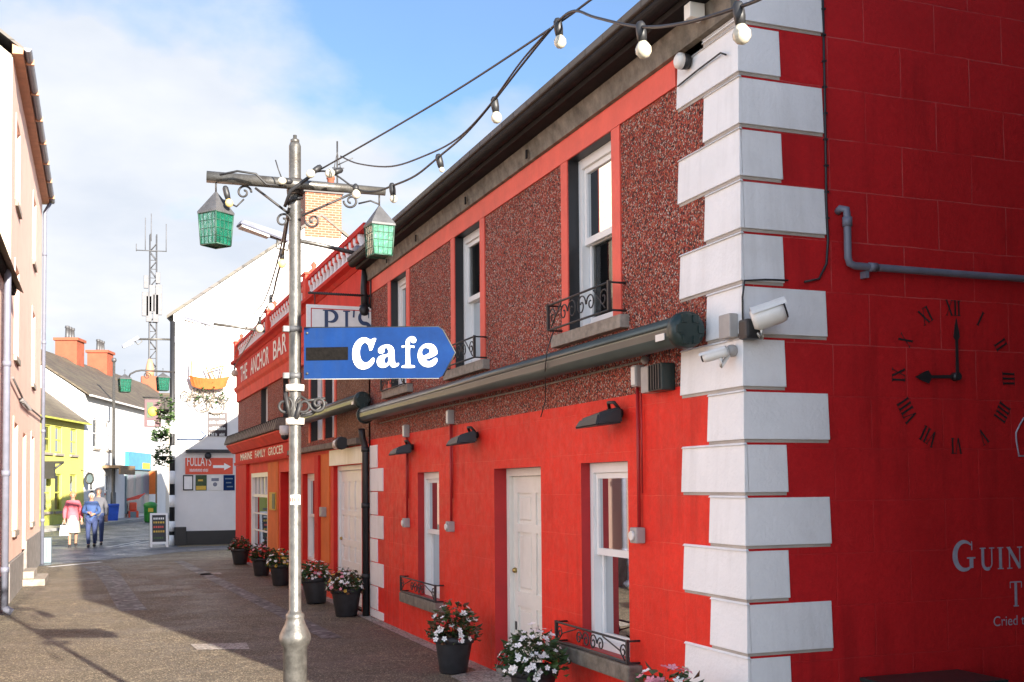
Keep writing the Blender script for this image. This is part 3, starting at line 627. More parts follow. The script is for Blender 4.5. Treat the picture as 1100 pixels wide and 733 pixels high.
def pdoor(T, b, u0, u1, z0, z1, d, mat, rows=((.12, .62), (.72, 1.46), (1.56, 1.86)), knob=True, cols=2):
    f = MB(T); t = .075
    f.box(u0+.002, u0+t, d-.01, d+.1, z0, z1-.002); f.box(u1-t, u1-.002, d-.01, d+.1, z0, z1-.002); f.box(u0+t, u1-t, d-.01, d+.1, z1-t, z1-.002)
    leaf = MB(T); a, e = u0+t+.004, u1-t-.004; top = z1-t-.004
    leaf.box(a, e, d+.05, d+.09, z0+.02, top)
    st = .11; cw = (e-a-st*(cols+1))/cols
    for i in range(cols+1): leaf.box(a+i*(cw+st), a+i*(cw+st)+st, d+.032, d+.05, z0+.02, top)
    zs_ = [z0+.02]+[v for r_ in rows for v in (z0+r_[0], z0+r_[1])]+[top]
    for i in range(cols):
        x = a+st+i*(cw+st)
        for k in range(0, len(zs_), 2):
            if zs_[k+1]-zs_[k] > .005: leaf.box(x, x+cw, d+.032, d+.05, zs_[k], zs_[k+1])
        for r_ in rows:                                    # raised field in each panel
            leaf.box(x+.035, x+cw-.035, d+.038, d+.05, z0+r_[0]+.04, z0+r_[1]-.04, .008)
    lf = leaf.build('door', M[mat], b)
    f.build('door_frame', M[mat], lf)
    if knob:
        k = MB(T); k.ball((e-.06, d+.02, z0+1.0), .028); k.build('handle', M['brass'], lf)
        k = MB(T); k.box(e-.075, e-.045, d+.022, d+.031, z0+.42, z0+.5); k.build('lock', M['iron'], lf)
    return lf
pdoor(TF, pub, 9.28, 10.50, GZ, 1.97, .14, 'cream', rows=((.14, .66), (.80, 1.38), (1.46, 1.76)))
m = MB(TF); m.box(9.30, 10.48, -.0, .22, GZ, .02); m.build('doorstep', M['conc'], pub)

# ================================================================ fixtures on the near pub
def railing(T, u0, u1, z0, z1, out, label, grp):
    base = T((u0+u1)/2, -out, z0); t = thing('window_guard', base, label, 'window guard', grp)
    for z in (z0, z1):
        m = MB(T); m.tube([(u0, 0, z), (u0, -out, z), (u1, -out, z), (u1, 0, z)], .009, 6); m.build('rail', M['iron'], t)
    for u in (u0, u1):
        m = MB(T); m.box(u-.012, u+.012, -out-.012, -out+.012, z0-.0, z1+.012); m.build('post', M['iron'], t)
    uc = (u0+u1)/2; h = z1-z0
    m = MB()
    A, Z = T(1, 0, 0)-T(0, 0, 0), V((0, 0, 1)); c0 = T(uc, -out, (z0+z1)/2)
    for s in (-1, 1):
        m.tube([tuple(p) for p in scroll(c0+A*s*h*.42, h*.42, A*s, Z, 1.4, 0, 1, 30, .2)], .006, 5)
        m.tube([tuple(p) for p in scroll(c0+A*s*h*1.25, h*.36, A*s, Z, 1.3, math.pi, -1, 30, .2)], .006, 5)
        m.tube([tuple(p) for p in scroll(c0+A*s*((u1-u0)/2-h*.45), h*.34, A*s, Z, 1.3, .5, 1, 30, .2)], .006, 5)
        m.tube([tuple(c0+A*s*(h*1.5)+Z*(h*.42)), tuple(c0+A*s*((u1-u0)/2-h*.8)), tuple(c0+A*s*((u1-u0)/2-h*.3)-Z*h*.4)], .006, 5)
    m.build('scrollwork', M['iron'], t); return t
railing(TF, 7.40, 8.72, .50, .66, .10, 'scrolled iron window guard on the lower window nearest the corner quoins', 'scrolled iron window guards')
railing(TF, 12.2, 13.68, .50, .68, .10, 'scrolled iron window guard on the small lower window beyond the cream door', 'scrolled iron window guards')
railing(TF, 7.56, 8.74, 3.11, 3.32, .14, 'iron window guard on the upper window nearest the corner quoins', 'scrolled iron window guards')
railing(TF, 10.70, 11.9, 3.10, 3.31, .13, 'iron window guard on the middle upper window, right of the Cafe sign', 'scrolled iron window guards')
railing(TF, 13.5, 14.65, 3.08, 3.29, .10, 'iron window guard on the upper window partly behind the blue Cafe sign', 'scrolled iron window guards')

def awning(y0, y1, xc, zc, r, label):
    t = thing('awning', (X0, (y0+y1)/2, zc-r), label, 'awning', 'rolled awnings on the street front')
    prof = [(xc+r*k*math.cos(R(a)), zc+r*k*math.sin(R(a))) for a, k in ((-100, 1), (-130, 1.02), (-160, 1), (174, .97), (172, .90), (166, .90), (164, 1.02), (140, 1.03), (110, 1), (80, 1), (40, 1.05), (0, 1.05), (-50, 1.02))]
    m = MB(); vs_ = []
    for y in (y0, y1): vs_.append([m.bm.verts.new((x, y, z)) for x, z in prof])
    n = len(prof)
    for i in range(n): m.bm.faces.new((vs_[0][i], vs_[0][(i+1) % n], vs_[1][(i+1) % n], vs_[1][i])).smooth = i not in (2, 3, 4, 5)
    m.bm.faces.new(vs_[0][::-1]); m.bm.faces.new(vs_[1]); m.build('casing', M['cass'], t)
    for y, s in ((y0, -1), (y1, 1)):
        m = MB(); m.lathe([(r*1.16, 0), (r*1.18, .03*s), (r*1.12, .075*s), (r*.8, .09*s)], (xc, y, zc), 20, 'y')
        for a in range(0, 360, 60): m.box(xc+r*.75*math.cos(R(a))-.02, xc+r*.75*math.cos(R(a))+.02, min(y+s*.085, y+s*.10), max(y+s*.085, y+s*.10), zc+r*.75*math.sin(R(a))-.025, zc+r*.75*math.sin(R(a))+.025)
        m.build('end_cap', M['cassend'], t)
    for y in (y0+.6, (y0+y1)/2, y1-.6):
        m = MB(); m.box(xc+r*.7, X0+.004, y-.04, y+.04, zc-.03, zc+.05); m.build('bracket', M['iron'], t)
    m = MB(); m.box(xc-r*1.03, xc-r*.98, y0+.06, y0+.18, zc-.055, zc-.01); m.build('name_plate', M['whiteplas'], t)
awning(6.42, 15.28, 3.64, 2.80, .105, 'long rolled grey awning casing above the red wall of the near pub')
awning(15.52, 20.4, 3.64, 3.02, .105, 'shorter rolled awning casing farther along, ending behind the blue Cafe sign')

def flood(px, py, label, s=1.0):
    p = hX(px, py, X0-.16)
    t = thing('floodlight', (X0, p.y, p.z), label, 'floodlight', 'black floodlights on the red wall')
    m = MB(); y, z = p.y, p.z
    # tapered shallow housing pointing along the wall and out
    m.hexa([(X0-.26*s, y-.02, z-.10*s), (X0-.05, y-.05, z-.08*s), (X0-.05, y+.30*s, z-.085*s), (X0-.26*s, y+.40*s, z-.11*s), (X0-.23*s, y+.0, z-.005*s), (X0-.06, y-.03, z+.045*s), (X0-.06, y+.20*s, z+.04*s), (X0-.23*s, y+.34*s, z-.035*s)])
    bmesh.ops.bevel(m.bm, geom=m.bm.edges[:], offset=.014*s, segments=2, affect='EDGES')
    m.build('housing', M['black'], t)
    m = MB(); m.tube([(X0-.05, y+.02, z+.03*s), (X0-.10*s, y+.0, z+.075*s), (X0-.10*s, y+.10*s, z+.08*s), (X0-.05, y+.18*s, z+.03*s)], .014, 6); m.build('yoke', M['iron'], t)
    m = MB(); m.lathe([(.035, 0), (.035, .055)], (X0-.055, y+.08*s, z), 12, 'x'); m.build('wall_mount', M['iron'], t)
flood(652, 443, 'black wall floodlight nearest the corner, between the grey junction box and the cream door')
flood(500, 467, 'black wall floodlight in the middle of three, above the second conduit')
flood(432, 480, 'black wall floodlight at the far end of the red wall, near the black downpipe', .95)

def conduit(px, y0, y1, label, boxlabel, topbox):
    a = hX(px, y0, X0-.02); b = hX(px, y1, X0-.02); u = b.y
    m = MB(); m.tube([(X0-.022, u, a.z), (X0-.022, u, b.z+.05)], .014, 8); m.tube([(X0-.02, u-.055, a.z), (X0-.02, u-.055, b.z+.3)], .006, 6)
    tag(m.build('conduit', M['redcon']), label, 'conduit', 'red conduits down the wall')
    t = thing('switch_box', (X0, u, b.z-.06), boxlabel, 'switch box', 'grey outlet boxes on the red wall')
    m = MB(); m.box(X0-.075, X0+.002, u-.055, u+.055, b.z-.065, b.z+.05, .012); m.build('box', M['greyplas'], t)
    m = MB(); m.lathe([(.038, 0), (.034, -.018)], (X0-.0755, u, b.z-.01), 14, 'x'); m.build('cover', M['whiteplas'], t)
    t = thing('junction_box', (X0, a.y, a.z), topbox, 'junction box', 'junction boxes on the conduits')
    m = MB(); m.box(X0-.07, X0+.002, a.y-.04, a.y+.04, a.z, a.z+.16, .012); m.build('box', M['greyplas'], t)
    m = MB(); m.box(X0-.076, X0-.07, a.y-.03, a.y+.03, a.z+.015, a.z+.145, .003); m.build('lid', M['whiteplas'], t)
conduit(687, 416, 574, 'dark red conduit between the nearest floodlight and the corner quoins', 'round grey outlet box at the foot of the conduit nearest the quoins', 'pale junction box at the top of the nearest conduit under the awning end')
conduit(485, 456, 565, 'red conduit between the cream door and the small far window', 'grey outlet box left of the cream door at the foot of its conduit', 'pale junction box above the middle floodlight')
conduit(437.5, 470, 561, 'red conduit farthest along the near wall beside the small window', 'grey outlet box left of the small far window', 'pale junction box above the farthest floodlight')
p = hX(706, 406, X0-.05)
t = thing('control_box', (X0, p.y, p.z-.1), 'dark grey ribbed control box under the near end of the awning', 'control box')
m = MB(TF); m.box(p.y-.17, p.y+.03, -.11, .0, p.z-.10, p.z+.09, .01); m.build('box', M['cassend'], t)
m = MB(TF); m.box(p.y+.034, p.y+.16, -.10, .0, p.z-.10, p.z+.09, .012); m.build('cover', M['greyplas'], t)
m = MB(TF)
for i in range(5): m.box(p.y-.155+i*.036, p.y-.14+i*.036, -.122, -.108, p.z-.09, p.z+.08)
m.build('fin', M['black'], t)
a = hX(408, 455, X0-.02); b = hX(694, 387, X0-.02)
m = MB(TF); m.tube([(a.y, -.02, a.z), (12.5, -.02, (a.z+b.z)/2+.01), (9.5, -.02, (a.z+b.z)/2), (b.y, -.02, b.z)], .009, 6); tag(m.build('cable_conduit', M['brass'] if False else M['conc']), 'thin tan cable conduit running under the long awning', 'conduit')
m = MB(TF); m.ball((b.y, -.03, b.z), .03); tag(m.build('pipe_cap', M['greyplas']), 'small round grey cap ending the tan conduit above the control box', 'conduit cap')
pts = [hX(595, 355, X0-.2), hX(588, 375, X0-.28), hX(585.5, 395, X0-.27), hX(586, 430, X0-.02), hX(581, 448, X0-.02)]
m = MB(); m.tube([tuple(p) for p in pts], .005, 6); tag(m.build('loose_cable', M['cable']), 'loose black cable hanging over the long awning from the upper window guard', 'cable')
# black downpipe between the two fronts
m = MB(TF)
m.tube([(15.72, -.06, GZ), (15.72, -.06, 2.35), (15.74, -.10, 2.5), (15.7, -.12, 2.62)], .05, 12)
for z in (.5, 1.5, 2.3): m.lathe([(.062, 0), (.062, .07)], (15.72, -.06, z), 12)
tag(m.build('downpipe', M['black']), 'black downpipe beside the white far quoins of the near pub', 'downpipe')
p = hX(733, 66, X0-.06)
t = thing('bulkhead_light', (X0, p.y, p.z-.05), 'small round white wall light at the top of the corner quoins', 'wall light')
m = MB(); m.lathe([(.05, 0), (.055, -.05)], (X0-.016, p.y, p.z), 16, 'x'); m.build('mount', M['black'], t)
m = MB(); m.lathe([(.056, 0), (.052, -.03), (.03, -.045)], (X0-.067, p.y, p.z), 16, 'x'); m.build('diffuser', M['whiteplas'], t)
pts = [hX(728, 93, X0-.025), hX(750, 75, X0-.025), hX(762, 66, X0-.025), hX(774, 57, X0-.03), hX(780, 59, X0-.03)]
m = MB(); m.tube([tuple(q) for q in pts], .006, 6); tag(m.build('wall_cable', M['cable']), 'short black cable across the top white quoin', 'cable')

# cameras and boxes on the quoins
def cctv(c, dirv, L, r, mount, label, hood=True, mats=('whiteplas', 'black')):
    d = V(dirv).normalized(); c = V(c)
    t = thing('security_camera', mount, label, 'security camera')
    m = MB(); m.tube([tuple(c-d*L/2), tuple(c-d*L*.35), tuple(c+d*L*.35), tuple(c+d*L/2)], [r*.75, r, r, r*.9], 16); m.build('camera_body', M[mats[0]], t)
    m = MB(); m.tube([tuple(c+d*(L/2-.005)), tuple(c+d*(L/2+.012))], r*.72, 16); m.build('lens', M[mats[1]], t)
    if hood:
        s_ = d.cross(ZU).normalized(); u_ = s_.cross(d); m = MB()
        for a in range(-70, 70, 20):
            q = lambda an, l: tuple(c+s_*math.sin(R(an))*r*1.12+u_*math.cos(R(an))*r*1.12+d*l)
            m.f([q(a, -L*.45), q(a+20, -L*.45), q(a+20, L*.62), q(a, L*.62)])
        m.build('sun_hood', M[mats[0]], t)
    m = MB(); m.tube([tuple(c-d*L*.2-ZU*r*.9), tuple(c-d*L*.2-ZU*(r+.05)), tuple(V(mount))], .014, 8); m.build('arm', M['whiteplas'], t)
    m = MB(); m.ball(tuple(V(mount)), .04); m.build('mount', M['greyplas'], t)
c = hY(825, 339, YC-.17); cctv(c, (.8, -.5, .30), .20, .072, hY(808, 352, YC-.03), 'big white security camera on the corner quoins pointing along the dark red gable', True)
c = hX(769, 381, X0-.13); cctv(c, (-.55, .55, -.18), .16, .033, hX(786, 377, X0-.03), 'slim white bullet camera on the street side of the quoins', True)
p = hY(805, 354, YC-.05); m = MB(); m.box(p.x-.06, p.x+.06, YC-.11, YC-.012, p.z-.065, p.z+.06, .02); tag(m.build('sensor_box', M['black']), 'black sensor box under the big white security camera', 'sensor')
p = hX(784, 351, X0-.03); m = MB(); m.box(X0-.075, X0-.012, p.y-.07, p.y+.06, p.z-.075, p.z+.075, .008); tag(m.build('junction_box', M['greyplas']), 'square grey junction box on the corner quoin beside the cameras', 'junction box')
# gable pipes, conduit
m = MB(TG); q = [hY(897, 229, YC-.05), hY(903.5, 232, YC-.06), hY(904, 288, YC-.06), hY(1000, 295, YC-.06)]
zc_ = 3.19
m.tube([(4.52, -.0, 3.545), (4.52, -.03, 3.56), (4.545, -.06, 3.55), (4.55, -.06, 3.50), (4.55, -.06, 3.24), (4.562, -.06, 3.205), (4.60, -.06, 3.19), (5.4, -.06, 3.188), (9.8, -.06, 3.19)], .024, 12)
for u in (4.74, 6.4, 8.2): m.lathe([(.03, -.03), (.03, .03)], (u, -.06, 3.19), 12, 'x')
for u in (4.7, 6.4, 8.2): m.box(u-.012, u+.012, -.06, .0, 3.12, 3.165)
m.lathe([(.031, -.03), (.031, .03)], (4.55, -.06, 3.47), 12)
tag(m.build('waste_pipe', M['greypipe']), 'grey waste pipe bending along the dark red gable above the clock', 'pipe')
m = MB(TG); m.tube([(4.43, -.012, 4.95), (4.432, -.012, 4.3), (4.428, -.012, 3.6), (4.435, -.012, 3.35), (4.42, -.012, 3.2), (4.36, -.014, 3.10), (4.25, -.014, 3.075)], .008, 6)
for k in range(9): m.box(4.42, 4.445, -.022, -.0, 4.85-k*.17, 4.862-k*.17)
tag(m.build('wall_cable', M['cable']), 'black cable clipped down the gable beside the long white quoins', 'cable')
m = MB(TG); m.tube([(4.12, -.024, 3.075), (3.95, -.026, 3.07), (3.80, -.028, 3.055), (3.785, -.024, 2.95), (3.785, -.024, 2.70)], .006, 6)
tag(m.build('wall_cable', M['cable']), 'thin black cable looping round the corner quoin above the cameras', 'cable')

# wall clock
cx_, cz_ = 5.435, 2.505
clk = thing('wall_clock', (cx_, YC, cz_), 'dial of black Roman numerals with two hands set straight on the dark red gable', 'wall clock')
for h, s in enumerate(('XII', 'I', 'II', 'III', 'IIII', 'V', 'VI', 'VII', 'VIII', 'IX', 'X', 'XI')):
    a = R(90-30*h); rr = .46; up_ = V((math.cos(a), 0, math.sin(a))); r_ = V((math.sin(a), 0, -math.cos(a)))
    serif(s, .105, 'numeral', V((cx_, YC, cz_))+up_*(rr-.05), r_, up_, M['black'], clk, .82, .02, ext=.006, center=True)
for L_, w_, a, nm in ((.39, .022, 90, 'minute_hand'), (.34, .04, 182, 'hour_hand')):
    d_ = V((math.cos(R(a)), 0, math.sin(R(a)))); s_ = V((-d_.z, 0, d_.x)); m = MB()
    poly = [(0, -.012), (L_*.62, -.010), (L_*.68, -w_*1.1), (L_*.80, -w_*.8), (L_, 0), (L_*.80, w_*.8), (L_*.68, w_*1.1), (L_*.62, .010), (0, .012)]
    y0_ = -.03 if a == 90 else -.02
    A = [m.bm.verts.new(V((cx_, YC+y0_, cz_))+d_*p+s_*q) for p, q in poly]; B = [m.bm.verts.new(V((cx_, YC+y0_-.006, cz_))+d_*p+s_*q) for p, q in poly]
    m.bm.faces.new(A); m.bm.faces.new(B[::-1])
    for i in range(len(A)): m.bm.faces.new((A[i], A[(i+1) % 9], B[(i+1) % 9], B[i]))
    m.build(nm, M['black'], clk)
m = MB(TG); m.lathe([(.03, 0), (.026, -.045)], (cx_, 0, cz_), 14, 'y'); m.build('hub', M['black'], clk)
# painted lettering (runs on out of the frame)
gx = hY(1023, 617, YC).x; gz = hY(1040, 613, YC).z
serif('GUINNESS', .148, 'painted_lettering', (gx, YC-.002, gz), RF, ZU, M['faded'], pub, 1.08, .12, 1.34, .002, True)
tp = hY(1084, 652, YC); serif('TIME', .17, 'painted_lettering', (tp.x, YC-.002, tp.z), RF, ZU, M['faded'], pub, .85, .12, 1, .002, True)
cp = hY(1067, 673, YC); text('Cried the', None, .066, 'painted_lettering', (cp.x, YC-.002, cp.z), RF, ZU, M['faded'], pub, .002, False)
# pint outline painted at the frame edge
p = hY(1094, 490, YC); m = MB(TG); x, z = p.x, p.z
m.tube([(x, -.004, z), (x-.018, -.004, z+.10), (x-.02, -.004, z+.16), (x+.02, -.004, z+.22), (x+.05, -.004, z+.26), (x+.15, -.004, z+.24), (x+.19, -.004, z+.16), (x+.16, -.004, z)], .006, 5, closed=True)
m.build('painted_outline', M['faded'], pub)
# dark chest at the foot of the gable
a = hG(922, 726, .58); t = thing('storage_chest', (4.95, YC-.24, GZ), 'black storage chest with a flat lid against the foot of the dark gable', 'chest')
a = hY(1030, 719, YC-.02)
xa = hY(924, 726, YC-.02).x; zl = hY(1030, 719, YC-.02).z
m = MB(TG); m.box(xa+.03, a.x-.02, -.42, -.02, GZ, zl-.035, .01); m.build('body', M['black'], t)
m = MB(TG); m.box(xa, a.x, -.45, -.01, zl-.03, zl, .008); m.build('lid', M['cassend'], t)
# ================================================================ Anchor Bar
YA, YB = YE+.08, 30.45
bar = thing('bar_building', (X0, (YA+YB)/2, GZ), 'red and orange bar beyond the pub with a balustrade parapet and white fascia lettering', 'building')
AO = [(25.25, 28.0, .32, 2.15, .08), (22.1, 23.55, GZ, 2.12, .35), (19.55, 21.0, .46, 2.05, .10), (16.22, 18.22, GZ, 2.14, .08)]
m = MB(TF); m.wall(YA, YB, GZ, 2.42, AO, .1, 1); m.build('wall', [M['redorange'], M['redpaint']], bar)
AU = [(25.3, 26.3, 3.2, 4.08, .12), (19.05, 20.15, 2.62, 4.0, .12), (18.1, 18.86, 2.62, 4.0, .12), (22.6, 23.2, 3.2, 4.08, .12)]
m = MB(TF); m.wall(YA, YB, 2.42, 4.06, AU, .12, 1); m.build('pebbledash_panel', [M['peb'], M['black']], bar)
m = MB(TF); m.wall(YA, 17.9, 2.52, 4.05, [], .1); bmesh.ops.translate(m.bm, verts=m.bm.verts[:], vec=(-.006, 0, 0)); m.build('pebbledash_panel', M['peb2'], bar)
for a, b in ((18.9, 19.02), (20.18, 20.3), (17.95, 18.07)):
    m = MB(TF); m.box(a, b, -.02, .01, 2.6, 4.05); m.build('window_surround', M['coral'], bar)
for o_ in AU: sash(TF, bar, *o_[:4], .12, cur=(0.05, .5))
# fascia, mouldings and parapet
m = MB(TF); m.box(YA, YB-.06, -.06, .02, 4.44, 4.98); m.build('fascia', M['redband'], bar)
m = MB(TF); m.sweep([(0, 4.06), (-.05, 4.06), (-.05, 4.30), (-.10, 4.36), (-.12, 4.435), (0, 4.435)], YA, YB); m.build('moulding', M['redorange'], bar)
m = MB(TF); m.sweep([(.02, 4.985), (-.07, 4.985), (-.12, 5.04), (-.20, 5.07), (-.21, 5.12), (.02, 5.12)], YA, YB); m.build('cornice', M['redpaint'], bar)
m = MB(TF); m.box(YA, YB, .05, .25, 5.12, 5.50); m.build('parapet_panel', M['white'], bar)
m = MB(TF); m.box(YA-.02, YB, -.08, .3, 5.52, 5.60); m.build('parapet_rail', M['redpaint'], bar)
y = YA+.4
while y < YB-.4:
    m = MB(TF); m.lathe([(.05, 0), (.075, .08), (.035, .18), (.035, .26), (.06, .32), (.06, .39)], (y, -.01, 5.123), 10); m.build('baluster', M['white'], bar)
    m = MB(TF); m.box(y+.10, y+.20, -.055, .04, 5.42, 5.518); m.build('dentil', M['redorange'], bar)
    y += .30
for y in (YB-.16, 24.7, 20.2, YA+.16):
    m = MB(TF); m.box(y-.15, y+.15, -.12, .28, 5.122, 5.63); m.box(y-.18, y+.18, -.14, .30, 5.63, 5.67)
    if y > 17: m.lathe([(.08, 0), (.09, .05), (.03, .10), (.06, .16), (.015, .22)], (y, .06, 5.67), 10); m.build('parapet_pier', M['redorange'], bar)
ty = (hX(262, 400, X0).y+16.9)/2
for s, a, b in (('THE', 29.5, 28.2), ('ANCHOR', 27.6, 24.7), ('BAR', 24.1, 22.4)):
    text(s, a-b, .40, 'lettering', TF(a, -.062, 4.51), DN, ZU, M['signwhite'], bar, .004, False, .012)
# shop front cornice, lead flashing and fascia
m = MB(TF); m.sweep([(0, 2.93), (-.30, 2.95), (-.30, 2.99), (-.24, 3.17), (0, 3.2)], 22.3, 31.0); m.build('lead_flashing', M['stone'], bar)
for k in range(30):
    m = MB(TF); m.hexa([(22.35+k*.29, -.31, 2.95), (22.385+k*.29, -.31, 2.95), (22.385+k*.29, -.0, 2.96), (22.35+k*.29, -.0, 2.96), (22.35+k*.29, -.25, 3.185), (22.385+k*.29, -.25, 3.185), (22.385+k*.29, 0, 3.215), (22.35+k*.29, 0, 3.215)]); m.build('flashing_roll', M['blackgut'], bar)
m = MB(TF); m.sweep([(0, 2.70), (-.10, 2.72), (-.26, 2.90), (-.26, 2.93), (0, 2.93)], 22.3, 30.9); m.build('cornice', M['redorange'], bar)
m = MB(TF); m.box(22.0, 30.3, -.09, .01, 2.46, 2.69); m.build('fascia', M['redpaint'], bar)
m = MB(TF); m.sweep([(0, 2.40), (-.10, 2.38), (-.12, 2.455), (0, 2.455)], 22.0, 30.4); m.build('moulding', M['redpaint'], bar)
for s, a, b in (('MARINE', 29.2, 27.1), ('FAMILY', 26.6, 25.0), ('GROCER', 24.6, 22.6)):
    text(s, a-b, .17, 'lettering', TF(a, -.092, 2.49), DN, ZU, M['signwhite'], bar, .003, False, .01)
m = MB(TF); m.box(28.25, 30.3, -.08, .0, GZ, 2.38); m.build('pilaster', M['redpaint'], bar)
m = MB(TF); m.box(19.16, 19.5, -.07, .0, GZ, 2.35); m.build('pilaster', M['redpaint'], bar)
m = MB(TF); m.box(23.75, 25.15, -.02, .0, GZ, 2.35); m.build('wall_panel', M['orange'], bar)
m = MB(TF); m.box(18.45, 19.15, -.025, .0, .55, 2.36); m.build('wall_panel', M['orange'], bar)
m = MB(TF); m.box(16.0, 21.9, -.14, .02, 2.425, 2.515, .01); m.build('ledge', M['stone'], bar)
m = MB(TF); m.box(16.02, 18.42, -.03, .0, 2.15, 2.40); m.build('door_lintel', M['cream'], bar)
# shop window
f = MB(TF); u0, u1, z0, z1, d = 25.25, 28.0, .32, 2.15, .06
f.box(u0, u0+.16, d-.05, d+.06, z0, z1); f.box(u1-.16, u1, d-.05, d+.06, z0, z1); f.box(u0+.16, u1-.16, d-.05, d+.06, z1-.1, z1); f.box(u0+.16, u1-.16, d-.08, d+.06, z0, z0+.1)
wn = f.build('window', M['frame'], bar)
f = MB(TF); f.box(u0+.16, u1-.16, d-.02, d+.04, 1.58, 1.65)
for k in range(1, 4): f.box(u0+.16+k*.61-.02, u0+.16+k*.61+.02, d-.02, d+.03, 1.65, z1-.1)
for zz_ in (.78, 1.18): f.box(u0+.16, u1-.16, d-.01, d+.03, zz_, zz_+.03)
f.build('glazing_bars', M['frame'], wn)
f = MB(TF); f.f([(u0+.16, d+.02, z0+.1), (u1-.16, d+.02, z0+.1), (u1-.16, d+.02, z1-.1), (u0+.16, d+.02, z1-.1)]); f.build('pane', M['glass'], wn)
f = MB(TF); f.f([(u0+.1, d+.35, z0), (u1-.1, d+.35, z0), (u1-.1, d+.35, z1), (u0+.1, d+.35, z1)]); f.build('backing', M['wood'], wn)
w2 = sash(TF, bar, 19.55, 21.0, .46, 2.05, .1, cur=(.5, .5))
# recessed doorway, and the white double door
pdoor(TF, bar, 22.1, 23.55, GZ, 2.12, .35, 'redpaint', knob=True)
pdoor(TF, bar, 16.22, 18.22, GZ, 2.14, .08, 'frame', rows=((.18, .55), (.66, .90), (1.0, 1.38), (1.46, 1.92)), cols=4)
m = MB(); m.prism([(X0+.3, 5.0), (X0+4, 7.6), (X0+8, 5.0)], YA, YB-.05); m.build('roof', M['slate'], bar)
m = MB(); m.f([(X0, YB, GZ), (X0+8, YB, GZ), (X0+8, YB, 5.1), (X0, YB, 5.1)]); m.f([(X0+8, YA, GZ), (X0+8, YB, GZ), (X0+8, YB, 5.1), (X0+8, YA, 5.1)]); m.f([(X0, YA, 4.9), (X0+8, YA, 4.9), (X0+8, YA, 5.1), (X0, YA, 5.1)]); m.build('rear_wall', M['white2'], bar)
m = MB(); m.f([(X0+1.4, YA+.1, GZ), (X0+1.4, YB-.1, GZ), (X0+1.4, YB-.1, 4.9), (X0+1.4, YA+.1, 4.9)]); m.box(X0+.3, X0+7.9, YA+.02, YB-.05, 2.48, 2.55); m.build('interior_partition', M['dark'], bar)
# small fittings on the bar front
p = hX(294.5, 538, X0); m = MB(TF); m.box(p.y-.42, p.y+.35, -.05, -.021, p.z-.2, p.z+.18); t = m.build('plaque', M['fly']); tag(t, 'small yellow and black notice board between shop window and doorway of the bar', 'notice')
m = MB(TF); m.box(p.y-.42, p.y-.05, -.056, -.05, p.z-.17, p.z+.15); m.build('dark_panel', M['black'], t)
p = hX(347, 550, X0-.06); m = MB(TF); m.box(p.y-.11, p.y+.09, -.11, -.0, p.z-.08, p.z+.08, .012); tag(m.build('meter_box', M['greyplas']), 'grey meter box on the orange strip beside the white double door', 'meter box')
p = hX(306, 468, X0-.35); t = thing('security_camera', (X0-.26, p.y, p.z+.1), 'white dome camera under the lead flashing of the bar front', 'security camera')
m = MB(); m.lathe([(.10, .18), (.10, .05), (.07, .0)], (p.x, p.y, p.z), 14); m.build('mount', M['whiteplas'], t)
m = MB(); m.ball((p.x, p.y, p.z-.01), .075); m.build('dome', M['black'], t)
a = hX(372, 478, X0-.1); t = thing('floodlight', (X0, a.y, a.z), 'old white and black spotlight on the ledge over the white double door', 'floodlight')
m = MB(); m.tube([(X0-.15, a.y+.55, a.z), (X0-.2, a.y+.25, a.z+.03), (X0-.2, a.y, a.z+.02)], [.05, .06, .07], 10); m.build('housing', M['whiteplas'], t)
m = MB(); m.lathe([(.08, 0), (.10, -.1), (.09, -.22)], (X0-.2, a.y, a.z+.02), 12, 'y'); m.build('shroud', M['black'], t)
m = MB(); m.box(X0-.12, X0+.005, a.y+.3, a.y+.38, a.z-.03, a.z+.04); m.build('arm', M['iron'], t)

# ---- lamp arms and hanging PJ'S sign at the join of the two fronts
def streetarm(pw, pe, ph, wallax, label, mat='galv'):
    pw, pe, ph = V(pw), V(pe), V(ph); t = thing('street_light', pw, label, 'street light', 'bracket street lights')
    m = MB(); m.tube([tuple(pw), tuple((pw+pe)/2+V((0, 0, .01))), tuple(pe)], .032, 8); m.build('arm', M[mat], t)
    m = MB(); m.box(pw.x-.12, pw.x+.06, pw.y-.09, pw.y+.09, pw.z-.12, pw.z+.12, .02); m.build('bracket', M['greypipe'], t)
    d = (ph-pe); L_ = d.length; d.normalize(); s_ = d.cross(ZU).normalized(); u_ = s_.cross(d); m = MB()
    q = lambda a, b, c: tuple(pe+d*a+s_*b+u_*c)
    m.hexa([q(-.1, -.06, -.05), q(L_, -.13, -.03), q(L_, .13, -.03), q(-.1, .06, -.05), q(-.1, -.05, .06), q(L_*.95, -.09, .05), q(L_*.95, .09, .05), q(-.1, .05, .06)])
    bmesh.ops.bevel(m.bm, geom=m.bm.edges[:], offset=.012, segments=2, affect='EDGES'); hd = m.build('lamp_head', M['greypipe'], t)
    m = MB(); m.hexa([q(L_*.3, -.07, -.075), q(L_*.95, -.10, -.055), q(L_*.95, .10, -.055), q(L_*.3, .07, -.075), q(L_*.3, -.07, -.05), q(L_*.95, -.1, -.035), q(L_*.95, .1, -.035), q(L_*.3, .07, -.05)]); m.build('lens', M['whiteplas'], hd)
    m = MB(); m.tube([q(-.12, .0, -.05), q(-.12, 0, -.16), q(.04, 0, -.18), q(.06, 0, -.05)], .016, 6); m.build('clamp', M['galv'], t)
    return t
pw = hX(389, 274, X0+.0); pe = hY(303, 255, pw.y); ph = hY(256, 240, pw.y-.1)
streetarm(pw, pe, ph, 0, 'grey street light whose long arm passes behind the lamp post crossbar')
pw = hX(290, 357, X0+.0); pe = hY(224, 347.5, pw.y); ph = hY(197, 341, pw.y)
